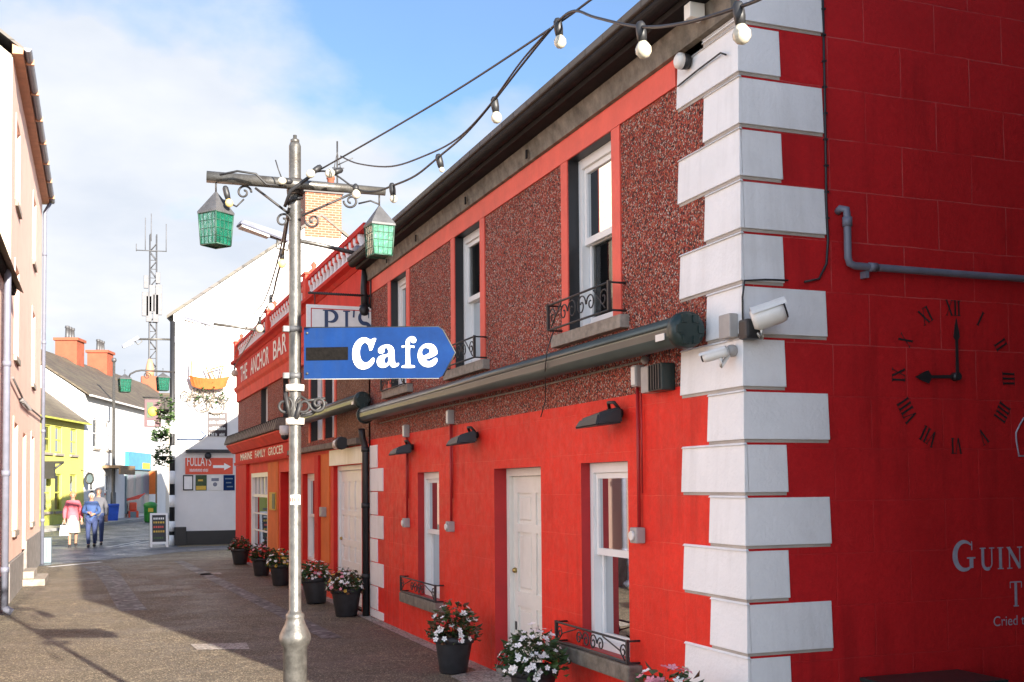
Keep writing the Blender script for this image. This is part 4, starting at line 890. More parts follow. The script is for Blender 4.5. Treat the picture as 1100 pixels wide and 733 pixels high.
streetarm(pw, pe, ph, 0, 'street light on a horizontal arm from the bar parapet in front of the white gable')
yh = 15.62
wx = X0-.02
t = thing('hanging_sign', (wx, yh, 3.9), 'white red-bordered hanging sign with navy serif letters, half hidden behind the blue Cafe sign', 'sign')
a = hY(331, 315, yh); b = hY(403, 318, yh); zb = (a.z+b.z)/2
m = MB(); m.tube([(wx+.02, yh, zb), (a.x, yh, zb)], .016, 8)
n = 26
for k in range(n): m.tube([(wx-(wx-a.x)*k/n, yh, zb+.018), (wx-(wx-a.x)*(k+.5)/n, yh, zb-.018)], .010, 5)
m.build('bracket', M['iron'], t)
l, r_ = hY(329, 327, yh), hY(406, 328, yh); bt = l.z-.56
m = MB(); m.box(l.x, r_.x-.0, yh-.02, yh+.02, bt, l.z, .004); brd = m.build('board', M['signwhite'], t)
m = MB(); xa, xb, za, zb2 = l.x+.06, r_.x-.05, bt+.05, l.z-.05
for q in ((xa, xb, za, za+.012), (xa, xb, zb2-.012, zb2), (xa, xa+.012, za+.012, zb2-.012), (xb-.012, xb, za+.012, zb2-.012)): m.box(q[0], q[1], yh-.023, yh-.02, q[2], q[3])
m.build('red_border', M['redpaint'], brd)
lp = hY(346, 353, yh); ht = hY(346, 333, yh).z-lp.z
serif("PJ'S", ht*1.25, 'lettering', (lp.x, yh-.0235, lp.z-ht*.25), RF, ZU, M['navy'], brd, .95, .06, 1, .001)
for x in (l.x+.12, r_.x-.14):
    m = MB(); m.tube([(x, yh, l.z-.01), (x, yh, zb)], .008, 6); m.build('hanger', M['iron'], t)
# black ironwork bracket on the wall above the sign
p0, p1 = hX(399, 276, X0-.1), hX(399, 331, X0-.1)
m = MB(); m.tube([(X0-.06, yh+.05, p0.z), (X0-.10, yh+.03, (p0.z+p1.z)/2), (X0-.07, yh+.05, p1.z)], [.05, .045, .06], 10)
m.lathe([(.02, 0), (.07, .03), (.085, .1), (.06, .16), (.03, .18)], (X0-.1, yh+.02, p1.z-.06), 12)
m.tube([(X0-.02, yh-.1, p0.z-.12), (X0-.03, yh-.1, p1.z+.05)], .012, 6)
tag(m.build('drain_hopper', M['black']), 'black cast iron downpipe head behind the green lantern, above the hanging sign', 'downpipe')

# ================================================================ white gable house beyond
YW = 37.8; TW = lambda u, d, z: V((u, YW+d, z))
xl, xr_, ze, zap = 2.66, 12.3, 7.44, 11.0; xm = (xl+xr_)/2
wh = thing('white_gable_house', (xm, YW, GZ), 'white house whose plain gable end closes the row, with a brick chimney on its peak', 'house')
kk = .15
m = MB(TW); m.f([(xl, 0, GZ), (xr_, 0, GZ), (xr_, 0, ze), (xm, 0, zap), (xl, 0, ze)])
bend = lambda d: xl+d*.2
m.f([(xl, 0, GZ), (bend(14), 14, GZ), (bend(14), 14, ze), (xl, 0, ze)]); m.f([(xr_, 0, GZ), (xr_+3, 14, GZ), (xr_+3, 14, ze), (xr_, 0, ze)]); m.f([(bend(14), 14, GZ), (xr_+3, 14, GZ), (xr_+3, 14, ze), (xm+2.8, 14, zap), (bend(14), 14, ze)])
m.build('wall', M['white2'], wh)
m = MB(TW)
for (a0, za), (a1, zb_), sg in (((xl, ze), (xm, zap), -1), ((xr_, ze), (xm, zap), 1)):
    e0 = a0+sg*.22; z0_ = ze-.16
    A = [(e0, -.08, z0_+.02), (a1, -.08, zap+.03), (a1+2.8, 14.1, zap+.03), (e0+2.8, 14.1, z0_+.02)]
    m.hexa(A+[(p[0], p[1], p[2]+.10) for p in A])
m.build('roof', M['slate'], wh)
cx0, cx1 = 6.93, 8.17
m = MB(TW); m.box(cx0, cx1, -.05, .9, 10.28, 11.82); ch = m.build('chimney', M['chim'], wh)
m = MB(TW); m.box(cx0-.06, cx1+.06, -.11, .96, 11.822, 11.95); m.build('coping', M['iron'], ch)
m = MB(TW); m.box(cx0-.35, cx1+.35, -.07, 1.0, 9.8, 10.278); m.build('chimney_base', M['white2'], wh)
m = MB(TW); m.lathe([(.13, 0), (.15, .1), (.12, .15), (.12, .5), (.15, .52), (.14, .6)], (7.9, .45, 11.95), 12); m.build('chimney_pot', M['chim2'], ch)
m = MB(TW); m.box(3.05, xr_, -.03, .01, GZ, .42); m.build('plinth', M['black'], wh)
a, b = hY(257, 512, YW).x, 4.98
m = MB(TW); m.box(a, b, -.03, .03, GZ, 1.95)
m.prism([(a, 1.955)]+[((a+b)/2+(b-a)/2*math.cos(R(t)), 1.955+.22*math.sin(R(t))) for t in range(180, -1, -30)], -.03, .03); m.build('doorway', M['teal'], wh)
a, b = hY(196, 560, YW), hY(187, 560, YW)
m = MB(TW); m.box(2.70, 3.06, -.28, -.04, GZ, .56, .01); tag(m.build('stone_bollard', M['black']), 'black block at the foot of the white gable beside the striped pipe', 'block')
# striped pipe at the corner
px0 = hY(185, 500, YW-.1).x
t = thing('striped_downpipe', (px0, YW-.08, GZ), 'black downpipe painted with white bands at the corner of the white gable house', 'downpipe')
m = MB(); m.tube([(px0, YW-.09, GZ), (px0, YW-.09, 7.2)], .085, 12); m.build('pipe', M['black'], t)
for a, b in ((587, 575), (571, 560), (545, 532), (520, 506), (494, 479), (466, 452)):
    za, zb_ = hY(185, a, YW-.1).z, hY(185, b, YW-.1).z
    m = MB(); m.tube([(px0, YW-.09, za), (px0, YW-.09, zb_)], .089, 12); m.build('white_band', M['white'], t)
# signs on the white gable
def wsign(name, q, mat, label, cat='sign', out=.03, grp=None):
    a, b = hY(q[0], q[1], YW), hY(q[2], q[3], YW)
    m = MB(TW); m.box(a.x, b.x, -out, -.002, b.z, a.z, .004); o = m.build(name, M[mat])
    return tag(o, label, cat, grp), a, b
def scrib(o, x0, x1, z, h, n, mat, y=YW-.034, gaps=(), seed=1):
    rn = random.Random(seed); m = MB(); w_ = (x1-x0)/n
    for i in range(n):
        if i in gaps: continue
        x = x0+i*w_; k = rn.choice('lionz'); t_ = w_*.22
        hh = h*rn.choice((1, .75, .75, 1))
        m.box(x, x+t_, y-.003, y, z, z+hh)
        if k in 'ion': m.box(x+w_*.5, x+w_*.5+t_, y-.003, y, z, z+h*.75)
        if k in 'oz': m.box(x+t_, x+w_*.5, y-.003, y, z, z+h*.15)
        if k in 'nozi': m.box(x+t_, x+w_*.5, y-.003, y, z+h*.6, z+h*.75)
    m.build('lettering', mat, o)
o, a, b = wsign('direction_sign', (199, 492, 250, 509.5), 'signred', 'orange-red direction sign with white letters and an arrow on the white gable')
text('FULLAYS', (b.x-a.x)*.50, .30, 'lettering', (a.x+.06, YW-.031, b.z+.27), RF, ZU, M['signwhite'], o, .002, False)
scrib(o, a.x+.14, a.x+(b.x-a.x)*.5, b.z+.08, .10, 12, M['signwhite'])
m = MB(TW); zc2 = (a.z+b.z)/2-.02; xa = a.x+(b.x-a.x)*.58; xb = b.x-.06
m.prism([(xa, zc2-.045), (xb-.22, zc2-.045), (xb-.22, zc2-.12), (xb, zc2), (xb-.22, zc2+.12), (xb-.22, zc2+.045), (xa, zc2+.045)], -.036, -.031); m.build('arrow', M['signwhite'], o)
a, b = hY(189, 462.5, YW), hY(222, 473, YW); zc2 = (a.z+b.z)/2
m = MB(TW); m.prism([(a.x, b.z), (b.x-.18, b.z), (b.x, zc2), (b.x-.18, a.z), (a.x, a.z)], -.06, -.002); o = tag(m.build('direction_sign', M['signwhite']), 'white arrow-shaped finger sign pointing right on the white gable', 'sign')
m = MB(TW)
ins = [(a.x+.02, b.z+.02), (b.x-.19, b.z+.02), (b.x-.03, zc2), (b.x-.19, a.z-.02), (a.x+.02, a.z-.02)]
for (u, z), (u2, z2) in zip(ins, ins[1:]): m.tube([(u, -.062, z), (u2, -.062, z2)], .022, 4)
m.build('border', M['navy'], o); scrib(o, a.x+.08, b.x-.22, b.z+.08, .16, 9, M['navy'], YW-.062, (5,), 4)
o, a, b = wsign('notice_sign', (223, 443, 244, 469), 'dkpurple', 'dark plum sign with four lines of white lettering on the white gable')
for k in range(4): scrib(o, a.x+.05, b.x-.05, a.z-.17-k*.205, .11, 9-(k % 2), M['signwhite'], YW-.031, (4,) if k == 3 else (), 7+k)
a, b = hY(199, 483, YW), hY(252, 487, YW)
t = thing('sign_light', ((a.x+b.x)/2, YW, a.z-.1), 'long black trough light above the orange-red sign', 'sign light')
m = MB(TW); m.box(a.x, b.x, -.20, -.06, a.z-.11, a.z, .02); m.build('trough', M['black'], t)
for u in (a.x+.3, b.x-.3):
    m = MB(TW); m.box(u-.02, u+.02, -.06, 0, a.z-.07, a.z-.03); m.build('arm', M['black'], t)
p = hY(223, 490, YW); m = MB(TW); m.lathe([(.05, -.0), (.10, -.08), (.11, -.16), (.04, -.2)], (p.x, 0, p.z), 12, 'y'); tag(m.build('wall_lamp', M['black']), 'round black lamp between the trough light and the orange-red sign', 'wall light')
for (x0_, x1_, mt, lb) in ((196.5, 207.5, 'frame', 'black-edged white poster, leftmost of the four posters under the orange-red sign'), (210, 222, 'leafd', 'dark green and yellow poster, second of the four under the orange-red sign'), (225, 237, 'whiteplas', 'white poster with a grey motif, third of the four under the orange-red sign'), (240, 252, 'blue', 'bright blue poster, rightmost of the four under the orange-red sign')):
    o, a, b = wsign('poster', (x0_, 510.5, x1_, 527), mt, lb, 'poster', .02, 'posters on the white gable')
    m = MB(TW)
    if mt == 'frame':
        for q in ((a.x, b.x, a.z-.04, a.z), (a.x, b.x, b.z, b.z+.04), (a.x, a.x+.035, b.z+.04, a.z-.04), (b.x-.035, b.x, b.z+.04, a.z-.04)): m.box(q[0], q[1], -.026, -.02, q[2], q[3])
        m.build('black_edge', M['black'], o)
    elif mt == 'leafd':
        m.box(a.x+.02, b.x-.02, -.024, -.02, b.z+.02, b.z+.15); m.box(a.x+.08, b.x-.12, -.024, -.02, b.z+.3, b.z+.36); m.build('yellow_print', M['fly'], o)
    elif mt == 'whiteplas':
        m.box(a.x+.06, b.x-.06, -.024, -.02, a.z-.20, a.z-.10); m.lathe([(.07, 0), (.06, -.004)], ((a.x+b.x)/2, -.02, b.z+.2), 12, 'y'); m.build('grey_print', M['greypipe'], o)
    else:
        for k in range(3): m.box(a.x+.05+.03*k, b.x-.06-.05*(k % 2), -.024, -.02, a.z-.14-k*.13, a.z-.10-k*.13)
        m.build('pale_print', M['paleblue'], o)
# orange boat planter with iron scrolls
a, b = hY(202, 407, YW), hY(245, 417, YW); zc2 = (a.z+b.z)/2
t = thing('wall_planter', ((a.x+b.x)/2, YW, b.z-1.0), 'orange boat-shaped planter with rods and iron scrollwork high on the white gable', 'wall ornament')
m = MB(TW); n = 12; L_ = b.x-a.x
top = []; bot = []
for i in range(n+1):
    s_ = i/n; wv = math.sin(math.pi*s_)**.5
    top.append((a.x+L_*s_, wv*.22, zc2+.12+.10*abs(2*s_-1)**2)); bot.append((a.x+L_*(.08+.84*s_), wv*.10, zc2-.22+.10*abs(2*s_-1)**3))
for i in range(n):
    m.f([(top[i][0], -.3-top[i][1], top[i][2]), (top[i+1][0], -.3-top[i+1][1], top[i+1][2]), (bot[i+1][0], -.3-bot[i+1][1], bot[i+1][2]), (bot[i][0], -.3-bot[i][1], bot[i][2])])
    m.f([(top[i][0], -.3+top[i][1], top[i][2]), (top[i+1][0], -.3+top[i+1][1], top[i+1][2]), (bot[i+1][0], -.3+bot[i+1][1], bot[i+1][2]), (bot[i][0], -.3+bot[i][1], bot[i][2])])
    m.f([(bot[i][0], -.3-bot[i][1], bot[i][2]), (bot[i+1][0], -.3-bot[i+1][1], bot[i+1][2]), (bot[i+1][0], -.3+bot[i+1][1], bot[i+1][2]), (bot[i][0], -.3+bot[i][1], bot[i][2])])
m.build('boat', M['boat'], t)
m = MB(TW)
for p, q in (((221, 394), (228, 410)), ((226, 397), (240, 393)), ((240, 393), (236, 408)), ((226, 397), (231, 407)), ((206, 388), (205, 408))):
    p_, q_ = hY(*p, YW-.3), hY(*q, YW-.3); m.tube([(p_.x, -.3, p_.z), (q_.x, -.3, q_.z)], .028, 6)
m.build('rods', M['wood'], t)
m = MB(TW)
for (cx3, cy3, r3) in ((218, 434, 8), (232, 436, 9), (208, 430, 6), (225, 425, 6), (240, 428, 5), (200, 425, 5), (212, 421, 5)):
    c_ = hY(cx3, cy3, YW-.12); rr = r3/1207.5*37.8
    m.tube([(c_.x+rr*math.cos(R(k)), -.12, c_.z+rr*math.sin(R(k))) for k in range(0, 360, 20)], .02, 5, closed=True)
    sp_ = scroll((c_.x, -.12, c_.z), rr*.7, (1, 0, 0), (0, 0, 1), 1.2, cx3, 1, 20, .2); m.tube([tuple(q) for q in sp_], .018, 5)
m.build('scrollwork', M['stone'], t)
def leaves(m, c, rx, ry, rz, n, s, mats, rn, dome=True, droop=.25):
    for i in range(n):
        th = rn.uniform(0, 2*math.pi); u = rn.uniform(-.25 if dome else -1, 1); k = rn.uniform(.45, 1.05)
        q = math.sqrt(max(0, 1-u*u)); p = V((c[0]+rx*q*math.cos(th)*k, c[1]+ry*q*math.sin(th)*k, c[2]+rz*u*k-droop*rz*(q*k)**2))
        a = V((math.cos(th)+rn.uniform(-.6, .6), math.sin(th)+rn.uniform(-.6, .6), rn.uniform(-.5, .7))).normalized(); b = a.cross(V((rn.uniform(-1, 1), rn.uniform(-1, 1), 1))).normalized()
        L_ = s*rn.uniform(.6, 1.4); m.mi = rn.choice(mats); up_ = a.cross(b)*L_*.18
        pts = [p, p+a*L_*.5+b*L_*.30+up_, p+a*L_, p+a*L_*.5-b*L_*.30+up_]
        m.f([tuple(v) for v in pts])
    m.mi = 0
def blossoms(m, c, rx, ry, rz, n, s, mats, rn, droop=.25, stem=None):
    for i in range(n):
        th = rn.uniform(0, 2*math.pi); u = rn.uniform(-.1, 1); q = math.sqrt(max(0, 1-u*u)); k = rn.uniform(.92, 1.12)
        p = V((c[0]+rx*q*math.cos(th)*k, c[1]+ry*q*math.sin(th)*k, c[2]+rz*u*k-droop*rz*(q*k)**2))
        nn = V((q*math.cos(th)+rn.uniform(-.4, .4), q*math.sin(th)+rn.uniform(-.4, .4), u+.4)).normalized(); a = nn.orthogonal().normalized(); b = nn.cross(a)
        m.mi = rn.choice(mats); ss = s*rn.uniform(.7, 1.2); w0 = rn.uniform(0, 6)
        for k5 in range(5):
            t0 = w0+k5*2*math.pi/5
            e = lambda an, r_, h_: tuple(p+(a*math.cos(an)+b*math.sin(an))*ss*r_+nn*ss*h_)
            m.f([tuple(p), e(t0-.55, .75, .12), e(t0, 1.05, .2), e(t0+.55, .75, .12)])
        if stem is not None: m.mi = stem; m.f([tuple(p), tuple(c), tuple(p+V((.003, .003, -.002)))])
    m.mi = 0
rn = random.Random(5)
m = MB(); leaves(m, ((a.x+b.x)/2+.1, YW-.3, zc2-.35), .5, .2, .3, 60, .12, (0, 1), rn, False); m.build('foliage', [M['leaf'], M['leafd']], t)
# television aerial on the chimney
p = hY(367, 152, YW+.4); q = hY(367, 196, YW+.4)
t = thing('tv_aerial', (8.1, YW+.45, 11.9), 'thin television aerial standing above the brick chimney of the white gable house', 'aerial')
m = MB(); m.tube([(8.13, YW+.45, 11.6), (8.13, YW+.45, p.z)], .03, 6); m.build('mast', M['iron'], t)
m = MB(); m.tube([(8.13, YW+.45, q.z+.6), (8.6, YW+.1, q.z+.8)], .02, 5)
zt_ = p.z
m.tube([(7.95, YW+.45, zt_-.95), (8.35, YW+.35, zt_-.95)], .02, 5); m.tube([(8.0, YW+.45, zt_-1.1), (8.13, YW+.45, zt_-.3), (8.26, YW+.4, zt_-1.1)], .025, 5)
m.build('elements', M['lead'], t)
# arms, lanterns and hanging sign at the corner of the white house
pw = hY(187, 365, YW-.05); pe = hY(146, 364.5, YW-.05); ph = hY(131, 373, YW-.05)
t = streetarm(pw, pe, ph, 0, 'street light on a long arm from the corner of the white gable house')
def lantern(parent, ap, rw, rb, zr, zb, yawl, front='green', name='lantern', hook=.05):
    """hanging four-sided lantern: ap = apex point, rw roof half width, rb body half width, zr roof drop, zb body height"""
    ap = V(ap)
    def sq(h, z): return [tuple(ap+V((h*1.414*math.cos(yawl+R(45+90*k)), h*1.414*math.sin(yawl+R(45+90*k)), z))) for k in range(4)]
    m = MB(); A = sq(rw, -zr); B = sq(rw, -zr-.012)
    for k in range(4): m.f([A[k], A[(k+1) % 4], tuple(ap)]); m.f([A[k], B[k], B[(k+1) % 4], A[(k+1) % 4]])
    m.f(B); rf = m.build(name, M['lead'], parent)
    top, bot = sq(rb, -zr-.012), sq(rb*.86, -zr-zb); m = MB()
    for k in range(4): m.tube([top[k], bot[k]], rb*.07, 4)
    for ring in (top, bot):
        for k in range(4): m.tube([ring[k], ring[(k+1) % 4]], rb*.07, 4)
    c = V(bot[0])*.5+V(bot[2])*.5
    m.f([tuple(V(p)+V((0, 0, .004))) for p in bot])
    for k in range(4):
        t0, t1, b0, b1 = V(top[k]), V(top[(k+1) % 4]), V(bot[k]), V(bot[(k+1) % 4])
        for j in (1, 2, 3): m.tube([tuple(t0.lerp(t1, j/4)), tuple(b0.lerp(b1, j/4))], rb*.022, 4)
        for j in (1, 2, 3): m.tube([tuple(t0.lerp(b0, j/4)), tuple(t1.lerp(b1, j/4))], rb*.022, 4)
    m.build('lantern_frame', M['lantern'], rf)
    m = MB(); ti, bi = [ap+(V(p)-ap)*1 for p in top], [V(p) for p in bot]
    ce = ap+V((0, 0, -zr-zb/2)); sh = lambda p: tuple(V((ce.x+(p.x-ce.x)*.97, ce.y+(p.y-ce.y)*.97, p.z)))
    for k in range(4): m.f([sh(ti[k]), sh(ti[(k+1) % 4]), sh(bi[(k+1) % 4]), sh(bi[k])])
    m.build('lantern_glass', M[front], rf)
    m = MB(); m.tube([tuple(ap+V((0, 0, -.01))), tuple(ap+V((0, 0, hook)))], .006, 5); m.tube([tuple(ap+V((.018*math.cos(R(k)), 0, hook+.016+.018*math.sin(R(k))))) for k in range(0, 360, 40)], .005, 5, closed=True)
    m.build('hook', M['iron'], rf)
yl = YW-.15
pw = hY(187, 400, yl); pe = hY(140, 402, yl)
t = thing('lantern_bracket', (pw.x, YW, pw.z), 'curved iron bracket with two green lanterns at the corner of the white gable house', 'lantern')
m = MB(); mid = hY(152, 398, yl); m.tube([(pw.x+.05, yl, pw.z), (mid.x, yl, mid.z), tuple(hY(146, 399, yl)), tuple(pe), tuple(hY(138, 406, yl))], .03, 6)
m.tube([tuple(q) for q in scroll(hY(158, 404, yl), .12, (1, 0, 0), (0, 0, 1))], .016, 5); m.build('bracket', M['iron'], t)
e = hY(134, 405, yl); lantern(t, (e.x, e.y, e.z+.1), .19, .17, .16, .42, R(10), hook=.1)
e = hY(175, 402, yl); lantern(t, (e.x, e.y, e.z+.05), .19, .17, .16, .42, R(10), hook=.1)
a, b = hY(155, 429, yl), hY(180, 459, yl)
t = thing('hanging_sign', ((a.x+b.x)/2, yl, b.z), 'dark maroon pictorial hanging sign below the green lanterns at the white house corner', 'sign')
m = MB(); m.box(a.x, b.x-.2, yl-.03, yl+.03, b.z, a.z, .01); brd = m.build('board', M['maroon'], t)
m = MB(); m.box(a.x+.08, b.x-.45, yl-.034, yl-.03, b.z+.3, a.z-.1); m.build('picture', M['leafd'], brd)
m = MB(); m.ball(((a.x+b.x)/2-.1, yl-.05, (a.z+b.z)/2+.05), .15, 1, .3, 1); m.build('picture_motif', M['fly'], brd)
m = MB(); m.box(a.x+.1, b.x-.4, yl-.034, yl-.03, b.z+.06, b.z+.2); m.build('lettering_panel', M['signwhite'], brd)
m = MB(); m.tube([(a.x-.05, yl, a.z+.06), (2.72, yl, a.z+.06), (2.72, YW+.02, a.z+.06)], .025, 6); m.build('bracket', M['iron'], t)
for k, (px, py, rx, rz, lb) in enumerate(((177, 440, .26, .5, 'trailing hanging plant beside the maroon pictorial sign'), (172, 466, .22, .25, 'small hanging plant below the maroon pictorial sign'), (175, 490, .26, .36, 'dark hanging basket plant beside the striped downpipe, lowest of the three'))):
    c_ = hY(px, py, yl-.1); t = thing('hanging_basket', (c_.x, c_.y, c_.z-rz), lb, 'hanging basket', 'hanging baskets at the white house corner')
    m = MB(); m.lathe([(.03, -.16), (.10, -.12), (.14, -.02), (.145, 0)], (c_.x, c_.y, c_.z), 12); m.build('basket', M['tape'], t)
    m = MB(); leaves(m, (c_.x, c_.y, c_.z), rx, .22, rz, 170, .13, (0, 1), rn, False); m.build('foliage', [M['leaf'], M['leafd']], t)
    m = MB(); m.tube([(c_.x, c_.y, c_.z), (c_.x, c_.y, c_.z+.35), (2.72, YW-.0, c_.z+.38)], .012, 5); m.build('hook', M['iron'], t)
# A-board
a, b = hG(161, 586), hG(180, 587.5); yb_ = 37.0
aa, bb = hY(161, 586, yb_), hY(180, 587, yb_)
t = thing('chalkboard_sign', ((aa.x+bb.x)/2, yb_, GZ), 'white-framed black chalkboard A-sign on the road in front of the striped pipe', 'sign')
H_ = 1.06
for s_, nm in ((-1, 'frame'), (1, 'rear_frame')):
    P = lambda u, z: (u, yb_+s_*(.28*(1-z/H_)+.01), GZ+z)
    m = MB()
    def bar_(u0, u1, z0, z1): m.hexa([P(u0, z0), P(u1, z0), tuple(V(P(u1, z0))+V((0, .03, 0))), tuple(V(P(u0, z0))+V((0, .03, 0))), P(u0, z1), P(u1, z1), tuple(V(P(u1, z1))+V((0, .03, 0))), tuple(V(P(u0, z1))+V((0, .03, 0)))])
    bar_(aa.x, aa.x+.06, 0, H_); bar_(bb.x-.06, bb.x, 0, H_); bar_(aa.x+.06, bb.x-.06, H_-.06, H_); bar_(aa.x+.06, bb.x-.06, .10, .17); fr = m.build(nm, M['frame'], t)
    if s_ == -1:
        m = MB(); m.f([P(aa.x+.055, .15), P(bb.x-.055, .15), P(bb.x-.055, H_-.05), P(aa.x+.055, H_-.05)]); 
        for v in m.bm.verts: v.co.y += .012
        m.build('board', M['black'], t)
        for k, (mt, zz_) in enumerate((('signwhite', .86), ('fly', .74), ('coral', .6), ('fly', .46), ('leaf', .26))):
            m = MB(); x = aa.x+.1
            while x < bb.x-.12:
                w_ = rn.uniform(.03, .06); P0 = P(x, zz_); m.f([P(x, zz_), P(x+w_, zz_), P(x+w_, zz_+.06), P(x, zz_+.06)]); x += w_+.02
            for v in m.bm.verts: v.co.y += .008
            m.build('chalk_writing', M[mt], t)
# ================================================================ left side: pink house and its low neighbour
PA, PB = V((-1.15, 19.9, 0)), V((-1.035, 30.15, 0)); pe_ = (PB-PA).normalized(); pn_ = V((-pe_.y, pe_.x, 0))   # into the wall (away from street)
TP = lambda u, d, z: PA+pe_*u+pn_*d+V((0, 0, z)); PL = (PB-PA).length
ph_ = thing('pink_house', PA+V((0, 0, GZ)), 'tall pale pink three-storey house on the left with a grey plinth and terracotta window reveals', 'house')
PO = []
for u in (.95, 6.25):
    for z0, z1 in ((1.1, 2.95), (4.1, 5.65), (6.75, 8.15)): PO.append((u, u+.9, z0, z1, .16))
PO.append((3.55, 4.5, .05, 2.9, .3))
m = MB(TP); m.wall(0, PL, .62, 8.92, [o for o in PO if o[3] > .62 and o[2] > .3]+[(3.55, 4.5, .62, 2.9, .3)], .16); m.build('wall', M['pink'], ph_)
m = MB(TP); m.wall(0, PL, GZ, .62, [(3.55, 4.5, GZ, .62, .3)], .3); m.box(0, 3.54, -.03, .0, GZ, .6); m.box(4.51, PL, -.03, 0, GZ, .78); m.build('plinth', M['greywall'], ph_)
for o_ in PO[:-1]:
    sash(TP, ph_, *o_[:4], .16, cur=(.1, .7))
    m = MB(TP); m.box(o_[0]-.08, o_[1]+.08, -.05, .02, o_[2]-.10, o_[2]-.004); m.build('sill', M['conc'], ph_)
    m = MB(TP); m.box(o_[0]-.10, o_[0]-.002, -.015, .0, o_[2], o_[3]+.1); m.box(o_[1]+.002, o_[1]+.1, -.015, 0, o_[2], o_[3]+.1); m.box(o_[0]-.002, o_[1]+.002, -.015, 0, o_[3]+.003, o_[3]+.1); m.build('window_surround', M['pink'], ph_)
pdoor(TP, ph_, 3.55, 4.5, .05, 2.9, .3, 'terra', rows=((.15, .8), (.95, 2.0), (2.1, 2.6)))
m = MB(TP); m.box(3.3, 4.9, -.42, .0, GZ, .10, .015); m.box(3.45, 4.6, -.22, .0, .102, .24, .015); m.build('doorstep', M['conc'], ph_)
m = MB(TP); m.sweep([(0, 8.925), (-.16, 8.93), (-.17, 9.02), (0, 9.08)], -.1, PL+.06); m.build('eaves_board', M['terra'], ph_)
m = MB(TP); m.sweep([(-.175+.0, 9.02)]+[(-.235+.06*math.cos(R(k)), 9.02+.06*math.sin(R(k))) for k in range(350, 189, -20)]+[(-.295, 9.02)], -.15, PL+.1); m.build('gutter', M['greypipe'], ph_)
for k in range(7):
    m = MB(TP); m.box(.4+k*1.55, .46+k*1.55, -.305, -.17, 8.945, 9.035); m.build('gutter_bracket', M['terra'], ph_)
pr = [(-.2, 9.04), (4, 12.2), (8, 9.04), (8, 8.92), (4, 12.05), (-.2, 8.99)]
m = MB(TP); m.sweep(pr, -.05, PL+.05); m.build('roof', M['slate'], ph_)
m = MB(TP); m.f([(0, 0, GZ), (0, 8, GZ), (0, 8, 8.92), (0, 4, 12.05), (0, 0, 8.92)]); m.build('gable_wall', M['yrough'], ph_)
m = MB(TP); m.f([(PL, 0, GZ), (PL, 8, GZ), (PL, 8, 8.92), (PL, 4, 12.05), (PL, 0, 8.92)]); m.f([(0, 8, GZ), (PL, 8, GZ), (PL, 8, 8.92), (0, 8, 8.92)]); m.f([(.1, 1.2, .1), (PL-.1, 1.2, .1), (PL-.1, 1.2, 8.9), (.1, 1.2, 8.9)]); m.build('rear_wall', M['pink'], ph_)
m = MB(TP); m.tube([(PL-.12, -.07, GZ), (PL-.12, -.07, 8.7), (PL-.12, -.2, 8.95)], .045, 10)
for z in (1, 3.2, 5.4, 7.6): m.lathe([(.055, 0), (.055, .08)], (PL-.12, -.07, z), 10)
tag(m.build('downpipe', M['greypipe']), 'grey downpipe at the far corner of the pale pink house', 'downpipe')
m = MB(TP); pts = [(.0, -.05, 3.62), (2, -.05, 3.50), (3.2, -.05, 3.42), (PL-.2, -.05, 3.55)]; m.tube(pts, .02, 6)
for k in range(8): m.box(2.3+.35*k, 2.42+.35*k, -.08, -.0, 3.40, 3.46)
tag(m.build('wall_cable', M['greycable']), 'grey cable run across the pink house wall above the ground floor', 'cable')
# low neighbour in front
NA = PA-pe_*9; TN = lambda u, d, z: NA+pe_*u+pn_*d+V((0, 0, z))
nb = thing('low_pink_house', NA+V((0, 0, GZ)), 'low house with brown eaves at the very left, in front of the pink house', 'house')
NO = [(2.0, 2.9, .9, 2.3, .16), (5.6, 6.5, .9, 2.3, .16)]
m = MB(TN); m.wall(0, 8.98, .5, 4.95, NO, .16); m.build('wall', M['pink'], nb)
m = MB(TN); m.box(0, 8.98, -.02, 0.0, GZ, .5); m.build('plinth', M['greywall'], nb)
for o_ in NO: sash(TN, nb, *o_[:4], .16)
m = MB(TN); m.sweep([(.0, 4.955), (-.07, 4.955), (-.10, 5.04), (0, 5.12)], -.1, 8.97); m.build('eaves_board', M['tape'], nb)
m = MB(TN); m.sweep([(-.11, 5.07), (3.6, 7.3), (7.2, 5.07), (7.2, 4.96), (3.6, 7.18), (-.2, 5.0)], -.1, 8.985); m.build('roof', M['oldslate'], nb)
m = MB(TN); m.f([(0, 0, GZ), (0, 7, GZ), (0, 7, 4.95), (0, 3.6, 7.15), (0, 0, 4.95)]); m.f([(0, 7, GZ), (8.98, 7, GZ), (8.98, 7, 4.95), (0, 7, 4.95)]); m.f([(.1, 1.2, 0), (8.9, 1.2, 0), (8.9, 1.2, 4.9), (.1, 1.2, 4.9)]); m.build('rear_wall', M['pink'], nb)
q = vert = None
pq = hP(5, 640, PA-pn_*.1, pn_); up_ = (pq-PA).dot(pe_)
m = MB(TP); m.tube([(up_, -.10, GZ+.1), (up_, -.10, 4.8), (up_, -.10, 4.95), (up_, -.08, 5.02)], .05, 10); m.tube([(up_, -.10, GZ+.12), (up_, -.2, GZ+.05)], .055, 10)
for z in (.6, 2.0, 3.6): m.lathe([(.062, 0), (.062, .08)], (up_, -.1, z), 10)
tag(m.build('downpipe', M['greypipe']), 'grey downpipe between the low house and the tall pink house', 'downpipe')
a, b = hG(45, 606), hG(56, 607)
t = thing('utility_cabinet', (a.x+.28, 29.9, GZ), 'grey-blue utility cabinet standing beyond the downpipe of the pink house', 'cabinet')
a = hY(44.5, 600, 30.4); b = hY(55, 600, 30.4); tz = hY(50, 578, 30.4).z
